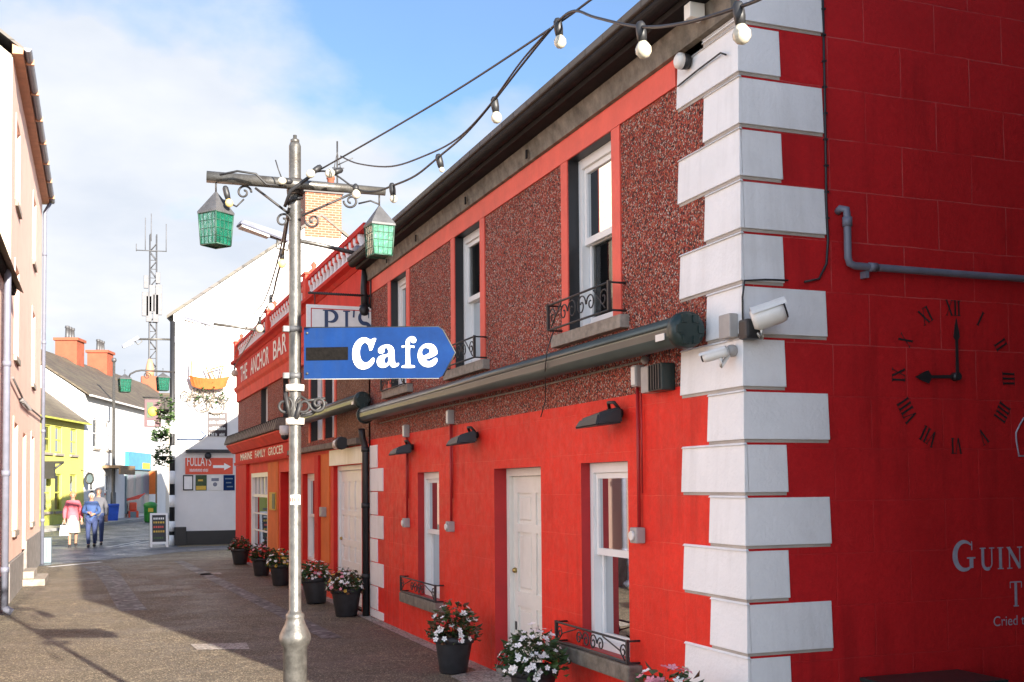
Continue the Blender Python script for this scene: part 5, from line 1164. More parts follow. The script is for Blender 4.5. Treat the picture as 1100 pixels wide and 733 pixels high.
m = MB(); m.box(a.x, b.x, 30.4, 30.8, GZ, tz, .02); m.build('body', M['paleblue'], t)
m = MB(); m.box((a.x+b.x)/2-.005, (a.x+b.x)/2+.005, 30.394, 30.402, .1, tz-.05); m.build('door_gap', M['black'], t)

# ================================================================ far row beyond the bend
ang = R(17); re_ = V((math.sin(ang), math.cos(ang), 0)); rn_ = V((-re_.y, re_.x, 0)); RA = V((-1.96, 56.42, 0))
TR = lambda u, d, z: RA+re_*u+rn_*d+V((0, 0, z))
def ru(px, py): return (hP(px, py, RA, rn_)-RA).dot(re_)
def rz_(px, py): return hP(px, py, RA, rn_).z
m = MB(TR); m.box(-14, 60, -1.6, .05, GZ, GZ+.13); struct(m.build('pavement', M['kerb']))
def rhouse(name, label, u0, u1, ze, zr, mat, rmat, ops, trim='frame', depth=8.4, vis=.12):
    h = thing(name, TR(u0, 0, GZ), label, 'house')
    m = MB(TR); m.wall(u0, u1, GZ, ze, ops, vis)
    m.f([(u0, 0, GZ), (u0, depth, GZ), (u0, depth, ze), (u0, depth/2, zr), (u0, 0, ze)]); m.f([(u1, 0, GZ), (u1, depth, GZ), (u1, depth, ze), (u1, depth/2, zr), (u1, 0, ze)]); m.f([(u0, depth, GZ), (u1, depth, GZ), (u1, depth, ze), (u0, depth, ze)])
    m.f([(u0+.1, 1.2, GZ), (u1-.1, 1.2, GZ), (u1-.1, 1.2, ze), (u0+.1, 1.2, ze)])
    m.build('wall', M[mat], h)
    m = MB(TR); m.sweep([(-.28, ze+.02), (depth/2, zr+.16), (depth+.2, ze), (depth+.2, ze-.12), (depth/2, zr+.01), (-.28, ze-.08)], u0-.12, u1+.02); m.build('roof', M[rmat], h)
    m = MB(TR); m.sweep([(-.29, ze-.02), (-.40, ze-.02), (-.40, ze-.10), (-.29, ze-.10)], u0-.12, u1+.02); m.build('gutter', M[trim], h)
    for o_ in ops:
        a, b, c, d = o_[:4]; f = MB(TR)
        f.box(a, a+.08, .06, .14, c, d); f.box(b-.08, b, .06, .14, c, d); f.box(a+.08, b-.08, .06, .14, d-.08, d); f.box(a+.08, b-.08, .06, .14, c, c+.08); f.box(a+.08, b-.08, .07, .13, (c+d)/2-.03, (c+d)/2+.03)
        wn = f.build('window', M['frame' if trim == 'frame' else trim], h)
        f = MB(TR); f.f([(a, .11, c), (b, .11, c), (b, .11, d), (a, .11, d)]); f.build('pane', M['glass'], wn)
        f = MB(TR); f.box(a-.1, b+.1, -.10, .02, c-.12, c-.004); f.build('sill', M['conc'], wn)
    return h
uy0, uy1 = -9, ru(90, 520)
zy = (rz_(43, 447)+rz_(90, 454.6))/2
ops = []
for px in (51, 63, 79): 
    u = ru(px, 520); ops += [(u-.55, u+.45, .75, 2.55), (u-.55, u+.45, 3.55, 4.85)]
yh_ = rhouse('yellow_house', 'small lime yellow house beyond the pink house at the bend of the street', uy0, uy1, zy+.0, zy+3.2, 'yellow', 'oldslate', ops, 'ygreen')
m = MB(TR); m.box(uy0, uy1, -.03, 0, GZ+.13, .55); m.build('plinth', M['ygreen'], yh_)
u = ru(87.5, 518); t = thing('round_sign', TR(u, 0, 2.2), 'round black-rimmed sign projecting from the corner of the lime yellow house', 'sign')
cc = TR(u-.1, -.45, 2.35); m = MB(); X_, Z_ = -rn_, ZU
m.tube([tuple(cc+X_*.20*math.cos(R(k))+Z_*.27*math.sin(R(k))) for k in range(0, 360, 20)], .05, 6, closed=True); m.build('rim', M['black'], t)
m = MB(); vs_ = [m.bm.verts.new(cc+X_*.19*math.cos(R(k))+Z_*.26*math.sin(R(k))) for k in range(0, 360, 20)]; f_ = m.bm.faces.new(vs_); bmesh.ops.solidify(m.bm, geom=[f_], thickness=.03); m.build('face', M['paleblue'], t)
m = MB(); m.tube([tuple(TR(u-.1, 0, 2.8)), tuple(cc+ZU*.28)], .02, 5); m.build('bracket', M['iron'], t)
u = ru(47, 495); m = MB(TR); m.box(u-.1, u+.1, -.9, .0, 3.0, 3.12); m.prism([(u-.1, 2.3), (u+.1, 2.3), (u+.1, 3), (u-.1, 3)], -.5, -.0); m.tube([(u, -.9, 3.06), (u, -.02, 2.4)], .05, 6)
tag(m.build('wall_bracket', M['black']), 'black scrolled bracket on the lime yellow house front', 'bracket')
uw0, uw1 = uy1+.05, ru(129, 520); zw = rz_(88, 425)+.1
ops = [(ru(103, 450)-.5, ru(103, 450)+.5, 4.0, 5.6), (ru(100, 510)-.5, ru(100, 510)+.4, .9, 2.6), (ru(117, 450)-.5, ru(117, 450)+.5, 4.0, 5.6), (ru(115, 515)-.5, ru(115, 515)+.5, .8, 2.6)]
wh2 = rhouse('white_house', 'white house with two orange brick chimneys beyond the lime yellow house', uw0, uw1+11.0, zw, zw+2.9, 'white2', 'oldslate', ops)
RD = rn_*4.2
for px0, px1, py0, py1, k in ((65, 89, 357, 385, 0), (98, 121, 371, 398, 1)):
    p0, p1 = hP(px0, py0, RA+RD, rn_), hP(px1, py1, RA+RD, rn_); ua, ub = (p0-RA).dot(re_), (p1-RA).dot(re_)
    # keep chimney on the white house roof at true ridge height
    wdt = 1.45; um = (ua+ub)/2-.25
    m = MB(TR); m.box(um-wdt/2, um+wdt/2, 3.6, 4.9, zw+2.2, zw+4.15); ch = m.build('chimney', M['chim2'], wh2)
    m = MB(TR); m.box(um-wdt/2-.1, um+wdt/2+.1, 3.5, 5.0, zw+4.15, zw+4.32); m.build('coping', M['chim2'], ch)
    for j in range(3):
        m = MB(TR); m.lathe([(.16, 0), (.13, .1), (.11, .6), (.15, .62), (.13, .75)], (um-.5+.5*j, 4.25, zw+4.32), 10); m.build('chimney_pot', M['lead'], ch)
us0, us1 = uw1+11.05, uw1+23
u138, u162 = ru(138, 497), ru(162, 497)
ops = [(us0+1.2, us0+2.2, 3.9, 5.5), (us0+4.5, us0+5.5, 3.9, 5.5), (us0+8.5, us0+9.5, 3.9, 5.5)]
sh = rhouse('white_shop', 'cream-white shop with a bright blue signboard at the far end of the street', us0, us1, zw-.3, zw+3.0, 'creamwall', 'oldslate', ops)
# shop sign and front projecting from row
pa_, pb_ = hP(138, 488, RA-rn_*.2, rn_), hP(162, 505, RA-rn_*.2, rn_)
ua, ub = (pa_-RA).dot(re_), (pb_-RA).dot(re_)
t = tag(MB(TR).box(ua, ub, -.22, -.0, 2.95, 4.0).build('shop_sign', M['skyblue']), 'bright blue shop signboard with a pale yellow corner on the cream-white shop', 'sign')
m = MB(TR); m.box(ub-(ub-ua)*.4, ub-.3, -.226, -.22, 3.02, 3.4); m.build('yellow_panel', M['fly'], t)
m = MB(TR); m.box(ua, ub, -.10, -.0, .3, 2.9); fr = m.build('shop_window', M['paleblue'], sh)
for k in range(3):
    m = MB(TR); m.box(ua+.3+k*(ub-ua)/3, ua+(k+.85)*(ub-ua)/3, -.106, -.1, .7, 2.7); m.build('pane', M['greypipe'], fr)
u = ru(113, 500); m = MB(TR); m.box(u-.6, u+2.4, -1.0, 0, 2.95, 3.1); m.prism([(u-.6, 2.6), (u+2.4, 2.6), (u+2.4, 2.94), (u-.6, 2.94)], -1.0, -.9); m.build('porch_canopy', M['wood'], wh2)
# house closing the end of the street
ce = thing('cream_house', (11, 99, GZ), 'plain cream house closing the far end of the street behind the hanging signs', 'house')
m = MB(); m.box(5.6, 22, 99, 107, GZ, 7.4); m.build('wall', M['creamwall'], ce)
m = MB(lambda u, d, z: V((u, 99+d, z))); m.sweep([(-.3, 7.3), (4, 10.2), (8.3, 7.3)], 5.4, 22.2); m.build('roof', M['oldslate'], ce)
for x in (6.6, 9.4, 12):
    for z in (1, 4.4):
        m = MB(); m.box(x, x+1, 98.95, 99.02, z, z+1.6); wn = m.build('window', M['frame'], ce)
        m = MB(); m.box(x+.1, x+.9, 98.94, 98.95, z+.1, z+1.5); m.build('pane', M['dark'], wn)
# brick chimney seen over the hanging sign
p0, p1 = at(152, 404, 88), at(171, 430, 88)
t = ce
m = MB(); m.box(p0.x, p1.x, p0.y, p0.y+1.2, 8.0, p0.z); ch = m.build('chimney', M['chim2'], ce)
m = MB(); m.lathe([(.3, 0), (.35, .5), (.25, 1.0), (.15, 1.4)], ((p0.x+p1.x)/2, p0.y+.6, p0.z), 12); m.build('chimney_pot', M['terra'], ch)
# street furniture in the far street
def box_on(px0, px1, py0, yv): a, b, c = hY(px0, 560, yv), hY(px1, 560, yv), hY(px0, py0, yv); return a.x, b.x, c.z
p = hG(121.5, 561); yv = p.y
t = thing('lamp_post', (p.x, yv, GZ), 'slim grey lamp post rising beside the blue bin in the far street', 'lamp post')
m = MB(); zt_ = hY(122, 389, yv).z; m.tube([(p.x, yv, GZ), (p.x, yv, 1.6), (p.x, yv, 1.62), (p.x, yv, zt_)], [.16, .15, .10, .07], 10); m.build('pole', M['galv'], t)
m = MB(); m.lathe([(.1, 0), (.14, .1), (.1, .22)], (p.x, yv, zt_), 10); m.build('cap', M['lead'], t)
xa, xb, zt_ = box_on(114, 128, 541.5, yv-1.5); yq = yv-1.5
t = thing('wheelie_bin', ((xa+xb)/2, yq, GZ), 'bright blue bin at the foot of the slim grey lamp post', 'bin')
m = MB(); c_ = (xa+xb)/2; hw = (xb-xa)/2; m.hexa([(c_-hw*.75, yq-.3, GZ+.05), (c_+hw*.75, yq-.3, GZ+.05), (c_+hw*.75, yq+.3, GZ+.05), (c_-hw*.75, yq+.3, GZ+.05), (c_-hw*.95, yq-.4, zt_-.12), (c_+hw*.95, yq-.4, zt_-.12), (c_+hw*.95, yq+.4, zt_-.12), (c_-hw*.95, yq+.4, zt_-.12)]); m.build('body', M['binblue'], t)
m = MB(); m.box(c_-hw, c_+hw, yq-.46, yq+.45, zt_-.115, zt_, .03); m.build('lid', M['binblue'], t)
for k in (-.6, .6):
    m = MB(); m.lathe([(.1, -.03), (.1, .03)], (c_+k*hw, yq+.3, GZ+.1), 12, 'x'); m.build('wheel', M['black'], t)
for i, (pa, pb, py, yv_, lb) in enumerate(((104, 110, 551, 62.5, 'left one of the two wooden barrels beside the blue bin'), (109.5, 116, 552, 62, 'right one of the two wooden barrels, nearest the blue bin'))):
    xa, xb, zt_ = box_on(pa, pb, py, yv_); r_ = (xb-xa)/2; c_ = ((xa+xb)/2, yv_, GZ)
    t = thing('barrel', c_, lb, 'barrel', 'wooden barrels in the far street'); h_ = zt_-GZ
    m = MB(); m.lathe([(r_*.82, 0), (r_*.95, h_*.25), (r_, h_*.5), (r_*.95, h_*.75), (r_*.82, h_)], c_, 14); m.build('staves', M['wood'], t)
    for z in (.12, .4, .62, .88):
        rr = r_*(.84+.18*math.sin(math.pi*z)); m = MB(); m.lathe([(rr, 0), (rr, h_*.07)], (c_[0], c_[1], GZ+h_*z-.03), 14); m.build('hoop', M['iron'], t)
yv_ = 70; xa, xb, zt_ = box_on(138, 149, 537, yv_)
t = thing('ride_toy', ((xa+xb)/2, yv_, GZ), 'red and white coin-operated ride in front of the far shop', 'ride')
m = MB(); m.box(xa, xb, yv_, yv_+.6, GZ, .5, .05); m.box(xa+.05, xb-.1, yv_+.05, yv_+.5, .5, 1.0, .08); m.build('body', M['signred'], t)
m = MB(); m.hexa([(xa-.9, yv_+.1, .95), (xb, yv_+.1, 1.2), (xb, yv_+.5, 1.2), (xa-.9, yv_+.5, .95), (xa-.6, yv_+.1, 1.05), (xb+.4, yv_+.1, 1.55), (xb+.4, yv_+.5, 1.55), (xa-.6, yv_+.5, 1.05)]); m.build('canopy', M['coral'], t)
m = MB(); m.box(xa+.1, xb-.15, yv_-.02, yv_, .1, .45); m.build('panel', M['paleblue'], t)
yv_ = 64; xa, xb, zt_ = box_on(156, 167, 540, yv_); c_ = (xa+xb)/2
t = thing('litter_bin', (c_, yv_, GZ), 'green litter bin with a yellow badge left of the striped downpipe', 'bin')
m = MB(); m.lathe([(.26, 0), (.32, .1), (.34, zt_-GZ-.25), (.36, zt_-GZ-.2), (.36, zt_-GZ-.1), (.25, zt_-GZ), (.05, zt_-GZ+.05)], (c_, yv_, GZ), 16); m.build('body', M['bingreen'], t)
m = MB(); m.box(c_-.13, c_+.13, yv_-.37, yv_-.33, .55, .75); m.build('badge', M['fly'], t)
yv_ = 75; a, b = hY(156, 507, yv_), hY(167, 531, yv_)
t = thing('notice_board', ((a.x+b.x)/2, yv_, GZ), 'orange board with a dark frame beyond the green litter bin', 'board')
m = MB(); m.box(a.x, b.x, yv_, yv_+.06, b.z, a.z); m.build('panel', M['orange'], t)
m = MB(); m.box(a.x-.1, a.x, yv_-.02, yv_+.08, GZ, a.z+.1); m.box(b.x, b.x+.1, yv_-.02, yv_+.08, GZ, a.z+.1); m.box(a.x, b.x, yv_-.02, yv_+.08, a.z, a.z+.1); m.build('frame', M['wood'], t)
# telecom mast
D_ = 150; b0 = at(163.5, 520, D_); zt_ = at(163.5, 250, D_).z
t = thing('telecom_mast', (b0.x, b0.y, GZ), 'tall grey lattice telecom mast with white antennas against the sky', 'mast')
m = MB(); hw = .42
for sx in (-1, 1):
    for sy in (-1, 1): m.tube([(b0.x+sx*hw*1.3, b0.y+sy*hw, GZ), (b0.x+sx*hw, b0.y+sy*hw, zt_)], .09, 5)
z = 6; i = 0
while z < zt_-1.2:
    s_ = 1 if i % 2 else -1
    for y in (-hw, hw): m.tube([(b0.x-hw*1.1*s_, b0.y+y, z), (b0.x+hw*1.1*s_, b0.y+y, z+1.2)], .05, 4)
    m.tube([(b0.x-hw*1.1, b0.y-hw, z), (b0.x+hw*1.1, b0.y-hw, z)], .05, 4)
    z += 1.2; i += 1
m.build('lattice', M['lead'], t)
for px, py0, py1, w_ in ((156, 314, 340, .42), (171, 305, 338, .42), (160, 318, 346, .36), (167.5, 316, 346, .36), (163.5, 306, 335, .38), (157, 296, 310, .3), (170, 292, 304, .3)):
    a, b = at(px, py0, D_), at(px, py1, D_); m = MB(); m.box(a.x-w_, a.x+w_, b0.y-.9, b0.y-.55, b.z, a.z, .05); m.build('panel_antenna', M['antenna'], t)
for px, py0, py1 in ((156.5, 233, 268), (163, 228, 258), (179.5, 238, 268), (146.5, 262, 270)):
    a, b = at(px, py0, D_), at(px, py1, D_); m = MB(); m.tube([(a.x, b0.y-.5, b.z), (a.x, b0.y-.5, a.z)], .06, 5); m.build('whip_antenna', M['antenna'], t)
a, b = at(146, 269, D_), at(180, 268, D_); m = MB(); m.tube([(a.x, b0.y-.5, a.z), (b.x, b0.y-.5, b.z)], .07, 5); m.build('crossarm', M['lead'], t)

# ================================================================ main lamp post
PX, PY = 1.232, 7.07
def pz(y): return hY(318, y, PY).z
lp_ = thing('street_lamp_post', (PX, PY, GZ), 'old galvanised steel post in the foreground with a crossbar carrying two green lanterns', 'lamp post')
zt_ = pz(154)
m = MB(); zb_ = pz(690)
prof = [(.11, 0), (.11, .08), (.08, .12), (.074, .16), (.074, zb_-GZ-.03), (.088, zb_-GZ-.01), (.099, zb_-GZ+.02), (.097, zb_-GZ+.045), (.084, zb_-GZ+.075), (.066, zb_-GZ+.11), (.055, zb_-GZ+.145), (.058, zb_-GZ+.155), (.057, zb_-GZ+.175), (.045, zb_-GZ+.185), (.038, zb_-GZ+.2), (.0375, zt_-GZ-.02), (.03, zt_-GZ)]
m.lathe(prof, (PX, PY, GZ), 28); m.build('post', M['galv'], lp_)
m = MB(); m.lathe([(.028, 0), (.028, .02), (.012, .03), (.012, .05)], (PX, PY, zt_+.0), 12); m.build('cap', M['galv'], lp_)
bl, br_ = at(222, 190, 6.92), at(414, 206, 7.16)
bd = (br_-bl).normalized(); off = V((-math.sin(yaw), -math.cos(yaw), 0))*.0
m = MB(); mid = V((PX, PY, 0))+V((-.02, -.066, 0)); 
bm_ = bl.lerp(br_, .5)
m.tube([tuple(bl), tuple(bl.lerp(br_, .48)), tuple(bl.lerp(br_, .52)), tuple(br_)], [.036, .034, .030, .026], 14); m.build('crossbar', M['galv'], lp_)
m = MB(); cz0 = bl.lerp(br_, .5).z
m.lathe([(.05, -.05), (.052, -.03), (.052, .03), (.05, .05)], (PX, PY, cz0), 16); m.build('clamp', M['iron'], lp_)
for y, h_ in ((354, .035), (404, .035)):
    m = MB(); m.lathe([(.0385, -h_/2), (.044, -h_/2), (.044, h_/2), (.0385, h_/2)], (PX, PY, pz(y)), 20, capb=False, capt=False); m.box(PX-.075, PX-.03, PY-.02, PY+.02, pz(y)-h_/2, pz(y)+h_/2); m.build('band', M['lead'], lp_)
for y in (417, 453):
    m = MB(); m.lathe([(.0385, -.02), (.058, -.02), (.058, .02), (.0385, .02)], (PX, PY, pz(y)), 20, capb=False, capt=False); m.build('band', M['brass'] if False else M['cream'], lp_)
m = MB(); rr_ = V((math.cos(yaw), -math.sin(yaw), 0)); C0 = V((PX, PY, pz(436)))
for s_, rr in ((-1, .055), (1, .055)): m.tube([tuple(q) for q in scroll(C0+rr_*s_*.06-Fw*.03, rr, rr_*s_, ZU, 1.3, 2, 1, 30, .25)], .010, 6)
m.tube([tuple(q) for q in scroll(C0+rr_*.15-Fw*.03+ZU*.01, .055, rr_, ZU, 1.4, 3, 1, 30, .2)], .010, 6)
m.tube([tuple(C0+rr_*.02-ZU*.07), tuple(C0+rr_*.10-ZU*.055), tuple(C0+rr_*.20+ZU*.02)], .012, 6); m.tube([tuple(C0+rr_*.02+ZU*.07), tuple(C0+rr_*.08+ZU*.03), tuple(C0+rr_*.19+ZU*.045)], .010, 6)
m.tube([tuple(C0-rr_*.05-Fw*.05+ZU*.08), tuple(C0-rr_*.02-Fw*.06-ZU*.07)], .012, 6); m.tube([tuple(C0+rr_*.045-Fw*.05+ZU*.02), tuple(C0+rr_*.02-Fw*.06-ZU*.085)], .014, 6)
m.build('scrollwork', M['iron'], lp_)
def pp(x, y, D=7.0): return at(x, y, D)
for (bx, by), (qx, qy), D0 in (((274, 202), (312, 231), 6.99), ((383, 206), (324, 232), 7.12)):
    m = MB(); m.tube([tuple(pp(bx, by, D0)), tuple(pp(qx, qy, 7.04))], .008, 6)
    s_ = -1 if bx < 318 else 1
    m.tube([tuple(q) for q in scroll(pp(304 if s_ < 0 else 336, 237, 7.03), .047, rr_, ZU, 1.25, 0 if s_ < 0 else math.pi, 1, 30, .25)], .007, 6)
    m.tube([tuple(q) for q in scroll(pp(262 if s_ < 0 else 377, 207 if s_ < 0 else 216, D0), .047, rr_, ZU, 1.25, 0 if s_ < 0 else math.pi, 1, 30, .25)], .007, 6)
    m.tube([tuple(pp(262 if s_ < 0 else 385, 214 if s_ < 0 else 219, D0)), tuple(pp(254 if s_ < 0 else 398, 222 if s_ < 0 else 216, D0)), tuple(pp(240 if s_ < 0 else 408, 215 if s_ < 0 else 220, D0))], .006, 5)
    m.build('brace', M['iron'], lp_)
lantern(lp_, at(232, 205, 6.92), .079, .073, .135, .205, R(39), 'green', hook=.07)
lantern(lp_, at(407.5, 220, 7.15), .079, .073, .13, .20, R(6.6), 'greenpale', hook=.07)
# sticker and cable ties on the post
m = MB(); zs_ = pz(537)
for k in range(6):
    a0, a1 = R(-150+k*18), R(-132+k*18); m.f([(PX+.0385*math.cos(a0), PY+.0385*math.sin(a0), zs_-.03), (PX+.0385*math.cos(a1), PY+.0385*math.sin(a1), zs_-.03), (PX+.0385*math.cos(a1), PY+.0385*math.sin(a1), zs_+.03), (PX+.0385*math.cos(a0), PY+.0385*math.sin(a0), zs_+.03)])
s1 = m.build('sticker', M['signwhite'], lp_)
m = MB()
for k in range(5):
    a0, a1 = R(-146+k*18), R(-134+k*18); m.f([(PX+.0392*math.cos(a0), PY+.0392*math.sin(a0), zs_-.012-.004*(k % 2)), (PX+.0392*math.cos(a1), PY+.0392*math.sin(a1), zs_-.012), (PX+.0392*math.cos(a1), PY+.0392*math.sin(a1), zs_+.012+.008*(k % 2)), (PX+.0392*math.cos(a0), PY+.0392*math.sin(a0), zs_+.012)])
m.build('red_print', M['signred'], s1)
m = MB(); m.tube([(PX+.05*math.cos(k*.5)*(.9+.1*math.sin(k)), PY+.05*math.sin(k*.5), pz(225)+k*.006) for k in range(30)], .009, 6)
m.tube([tuple(pp(306, 222, 6.95)), tuple(pp(312, 205, 6.9)), tuple(pp(330, 192, 6.9)), tuple(pp(345, 178, 6.9))], .012, 6)
m.tube([tuple(pp(304, 195, 6.9)), tuple(pp(299, 182, 6.9)), tuple(pp(296, 172, 6.9))], .004, 5)
m.tube([tuple(pp(236, 188, 6.85)), tuple(pp(255, 184, 6.85)), tuple(pp(275, 187, 6.86)), tuple(pp(286, 198, 6.9)), tuple(pp(305, 200, 6.92))], .007, 6)
m.build('cable_wrap', M['cable'], lp_)
# Cafe sign
DS = 6.99; org = at(326.5, 407, DS); K = DS/FPX
sg = thing('cafe_sign', org, 'blue arrow-shaped Cafe sign with white letters fixed to the lamp post', 'sign')
N_ = rr_.cross(ZU)                                           # towards the camera
def S(x, y, n=0): return org+rr_*((x-40)/6.11*K)+ZU*((410-y)/6.11*K)+N_*n
m = MB(); poly = [(40, 410), (40, 76), (925, 76), (950, 96), (1030, 245), (950, 396), (925, 412)]
A = [m.bm.verts.new(S(x, y, .0)) for x, y in poly]; B = [m.bm.verts.new(S(x, y, -.018)) for x, y in poly]
m.bm.faces.new(A); m.bm.faces.new(B[::-1])
for i in range(len(A)): m.bm.faces.new((A[i], A[(i+1) % len(A)], B[(i+1) % len(A)], B[i]))
m.build('board', M['blue'], sg)
m = MB(); m.tube([tuple(S(x, y, -.008)) for x, y in [(40, 74), (925, 74), (953, 94), (1034, 245), (953, 398)]], .006, 6); m.build('edge_trim', M['black'], sg)
m = MB(); m.tube([tuple(S(x, y, -.006)) for x, y in [(42, 80), (42, 412), (300, 413), (640, 412), (925, 413)]], .002, 5); m.build('worn_white_edge', M['signwhite'], sg)
for x, y in ((62, 110), (62, 376)):
    m = MB(); m.ball(tuple(S(x, y, .003)), .008, 1, 1, 1, 8); m.build('bolt', M['galv'], sg)
m = MB(); m.hexa([tuple(S(x, y, n)) for n in (.001, .004) for x, y in ((55, 290), (330, 288), (330, 203), (55, 205))]); m.build('tape_strip', M['tape'], sg)
LT = {'C': [[(515, 150), (506, 175), (496, 205), (487, 225), (472, 227), (466, 200), (452, 180), (434, 178), (417, 196), (408, 228), (409, 262), (420, 292), (442, 308), (468, 300), (493, 276), (505, 288), (492, 320), (462, 344), (425, 352), (390, 338), (368, 306), (359, 262), (363, 212), (382, 172), (412, 147), (446, 142), (478, 156), (497, 148)]],
 'a': [[(533, 214), (555, 197), (585, 190), (612, 196), (630, 215), (635, 245), (636, 285), (640, 308), (648, 315), (661, 311), (664, 322), (645, 338), (618, 339), (602, 322), (580, 338), (550, 342), (527, 328), (519, 300), (530, 272), (560, 257), (592, 250), (594, 228), (584, 212), (570, 217), (569, 238), (548, 250), (529, 238)], [(593, 268), (577, 275), (568, 293), (572, 310), (584, 314), (594, 300)]],
 'f': [[(685, 198), (708, 196), (710, 170), (724, 148), (748, 137), (768, 142), (779, 160), (772, 177), (757, 181), (746, 173), (748, 158), (741, 160), (737, 178), (737, 197), (764, 199), (764, 213), (738, 214), (738, 300), (742, 325), (764, 329), (763, 343), (687, 343), (687, 330), (704, 326), (708, 305), (708, 213), (686, 211)]],
 'e': [[(916, 236), (912, 258), (870, 280), (840, 290), (850, 300), (872, 300), (905, 280), (917, 292), (908, 316), (882, 336), (846, 340), (814, 326), (794, 298), (788, 262), (797, 224), (822, 195), (855, 184), (888, 192), (908, 212)], [(815, 240), (820, 262), (836, 262), (862, 248), (868, 232), (858, 218), (838, 213), (822, 222)]]}
for ch_, loops in LT.items():
    shape([[((x-40)/6.11*K, (410-y)/6.11*K) for x, y in lp2] for lp2 in loops], 'lettering', org+N_*.004, rr_, ZU, M['signwhite'], sg, .003)
# ---------------------------------------------------------------- string lights
def bulbset(t, p, r=.03, tilt=(0, 0, -1), mat='bulb', hold=.055):
    p = V(p); d = V(tilt).normalized(); q = lambda l: tuple(p+d*l)
    m = MB(); m.tube([q(-.012), q(.0), q(hold*.55), q(hold)], [.010, .018, .019, .016], 10); h = m.build('bulb_holder', M['cable'], t)
    m = MB(); m.tube([q(hold), q(hold+r*.3), q(hold+r*.8), q(hold+r*1.4), q(hold+r*1.9), q(hold+r*2.1)], [r*.5, r*.72, r*1.0, r*.97, r*.6, r*.12], 14); m.build('bulb', M[mat], h)
def cable(pts, r=.006):
    P = [V(p) for p in pts]; out = []
    for i in range(len(P)-1):
        p0, p1, p2, p3 = P[max(0, i-1)], P[i], P[i+1], P[min(len(P)-1, i+2)]
        for k in range(6):
            s_ = k/6; out.append(tuple(.5*((2*p1)+(p2-p0)*s_+(2*p0-5*p1+4*p2-p3)*s_*s_+(p3*1-p0*1+(p1-p2)*3)*s_**3)))
    out.append(tuple(P[-1])); return out
F1 = [(333, 186, 6.9), (348, 184, 6.88), (362, 189, 6.85), (383, 203, 6.83), (402, 206, 6.75), (421, 200, 6.6), (446, 189, 6.35), (471, 169, 6.05), (500, 144, 5.65), (531, 108, 5.3), (563, 67, 5.0), (597, 26, 4.7), (617, 12, 4.55), (640, 19, 4.35), (688, 29, 4.0), (735, 25, 3.7), (793, 8, 3.45), (830, -8, 3.3), (900, -50, 3.1)]
t = thing('string_lights', at(421, 200, 6.6), 'black festoon cable with frosted bulbs strung from the crossbar towards the pub corner', 'string lights')
m = MB(); m.tube(cable([at(*p) for p in F1]), .006, 6); m.build('cable', M['cable'], t)
for px, py, D in ((421, 199, 6.6), (471, 168, 6.05), (531, 107, 5.3), (599, 23, 4.69), (688, 27, 4.0), (793, 6, 3.45)):
    r = {421: .022, 471: .014, 531: .026, 599: .026, 688: .029, 793: .029}[px]
    bulbset(t, at(px, py, D), r, (.12, 0, -1) if px != 471 else (.25, 0, -1), hold=.06)
bulbset(t, at(366, 183, 6.86), .028, (-.8, -.2, -.35), hold=.05); bulbset(t, at(382, 200, 6.82), .026, (0, -.3, -1), hold=.03)
m = MB(); m.tube(cable([at(*p) for p in ((341, 184, 6.9), (420, 139, 6.2), (500, 91, 5.5), (597, 27, 4.74), (640, -4, 4.45), (720, -62, 4.0))]), .005, 6)
tag(m.build('support_wire', M['cable']), 'taut thin black wire running straight up from the post top to the upper right', 'wire')
m = MB(); m.tube(cable([at(*p) for p in ((366, 168, 6.65), (385, 176, 6.5), (420, 179, 6.2), (455, 168, 5.9), (490, 150, 5.6), (522, 118, 5.3), (560, 66, 4.95), (592, 30, 4.7))]), .0045, 6)
tag(m.build('sagging_cable', M['cable']), 'thin sagging black cable below the taut wire, without bulbs', 'cable')
t = thing('string_lights', at(303, 275, 8), 'festoon cable with small lamps running down behind the post towards the white gable', 'string lights')
F2 = [(311, 222, 6.95), (307, 250, 7.4), (303, 276, 8.2), (297, 300, 9.5), (291, 322, 11), (278, 345, 15), (268, 366, 20), (252, 394, 28), (243, 412, 34)]
m = MB(); m.tube(cable([at(*p) for p in F2]), .009, 6); m.build('cable', M['cable'], t)
for px, py, D, r in ((303, 270, 8.1, .03), (291, 318, 10.8, .035), (279, 341, 14.8, .05), (252, 391, 28, .08)): bulbset(t, at(px, py, D), r, (0, 0, -1), 'bulby' if px in (303,) else 'bulb', hold=r*2)
m = MB(); m.tube(cable([at(*p) for p in ((310, 224, 6.97), (297, 285, 9.0), (283, 325, 12), (270, 342, 15.5), (256, 372, 23), (240, 408, 35))]), .007, 6)
tag(m.build('support_wire', M['greycable']), 'thin straight wire slanting down from the post to the far white gable', 'wire')
t = thing('bar_lamps', at(246, 208, 6.88), 'amber and white bulbs in holders fixed under the post crossbar', 'lamp')
bulbset(t, at(242, 202, 6.86), .024, (.25, 0, -1), 'bulby', .07); bulbset(t, at(312, 195, 6.93), .024, (-1, -.2, -.1), 'bulb', .03); bulbset(t, at(343, 180, 6.86), .026, (-.7, -.2, -.6), 'bulb', .05)

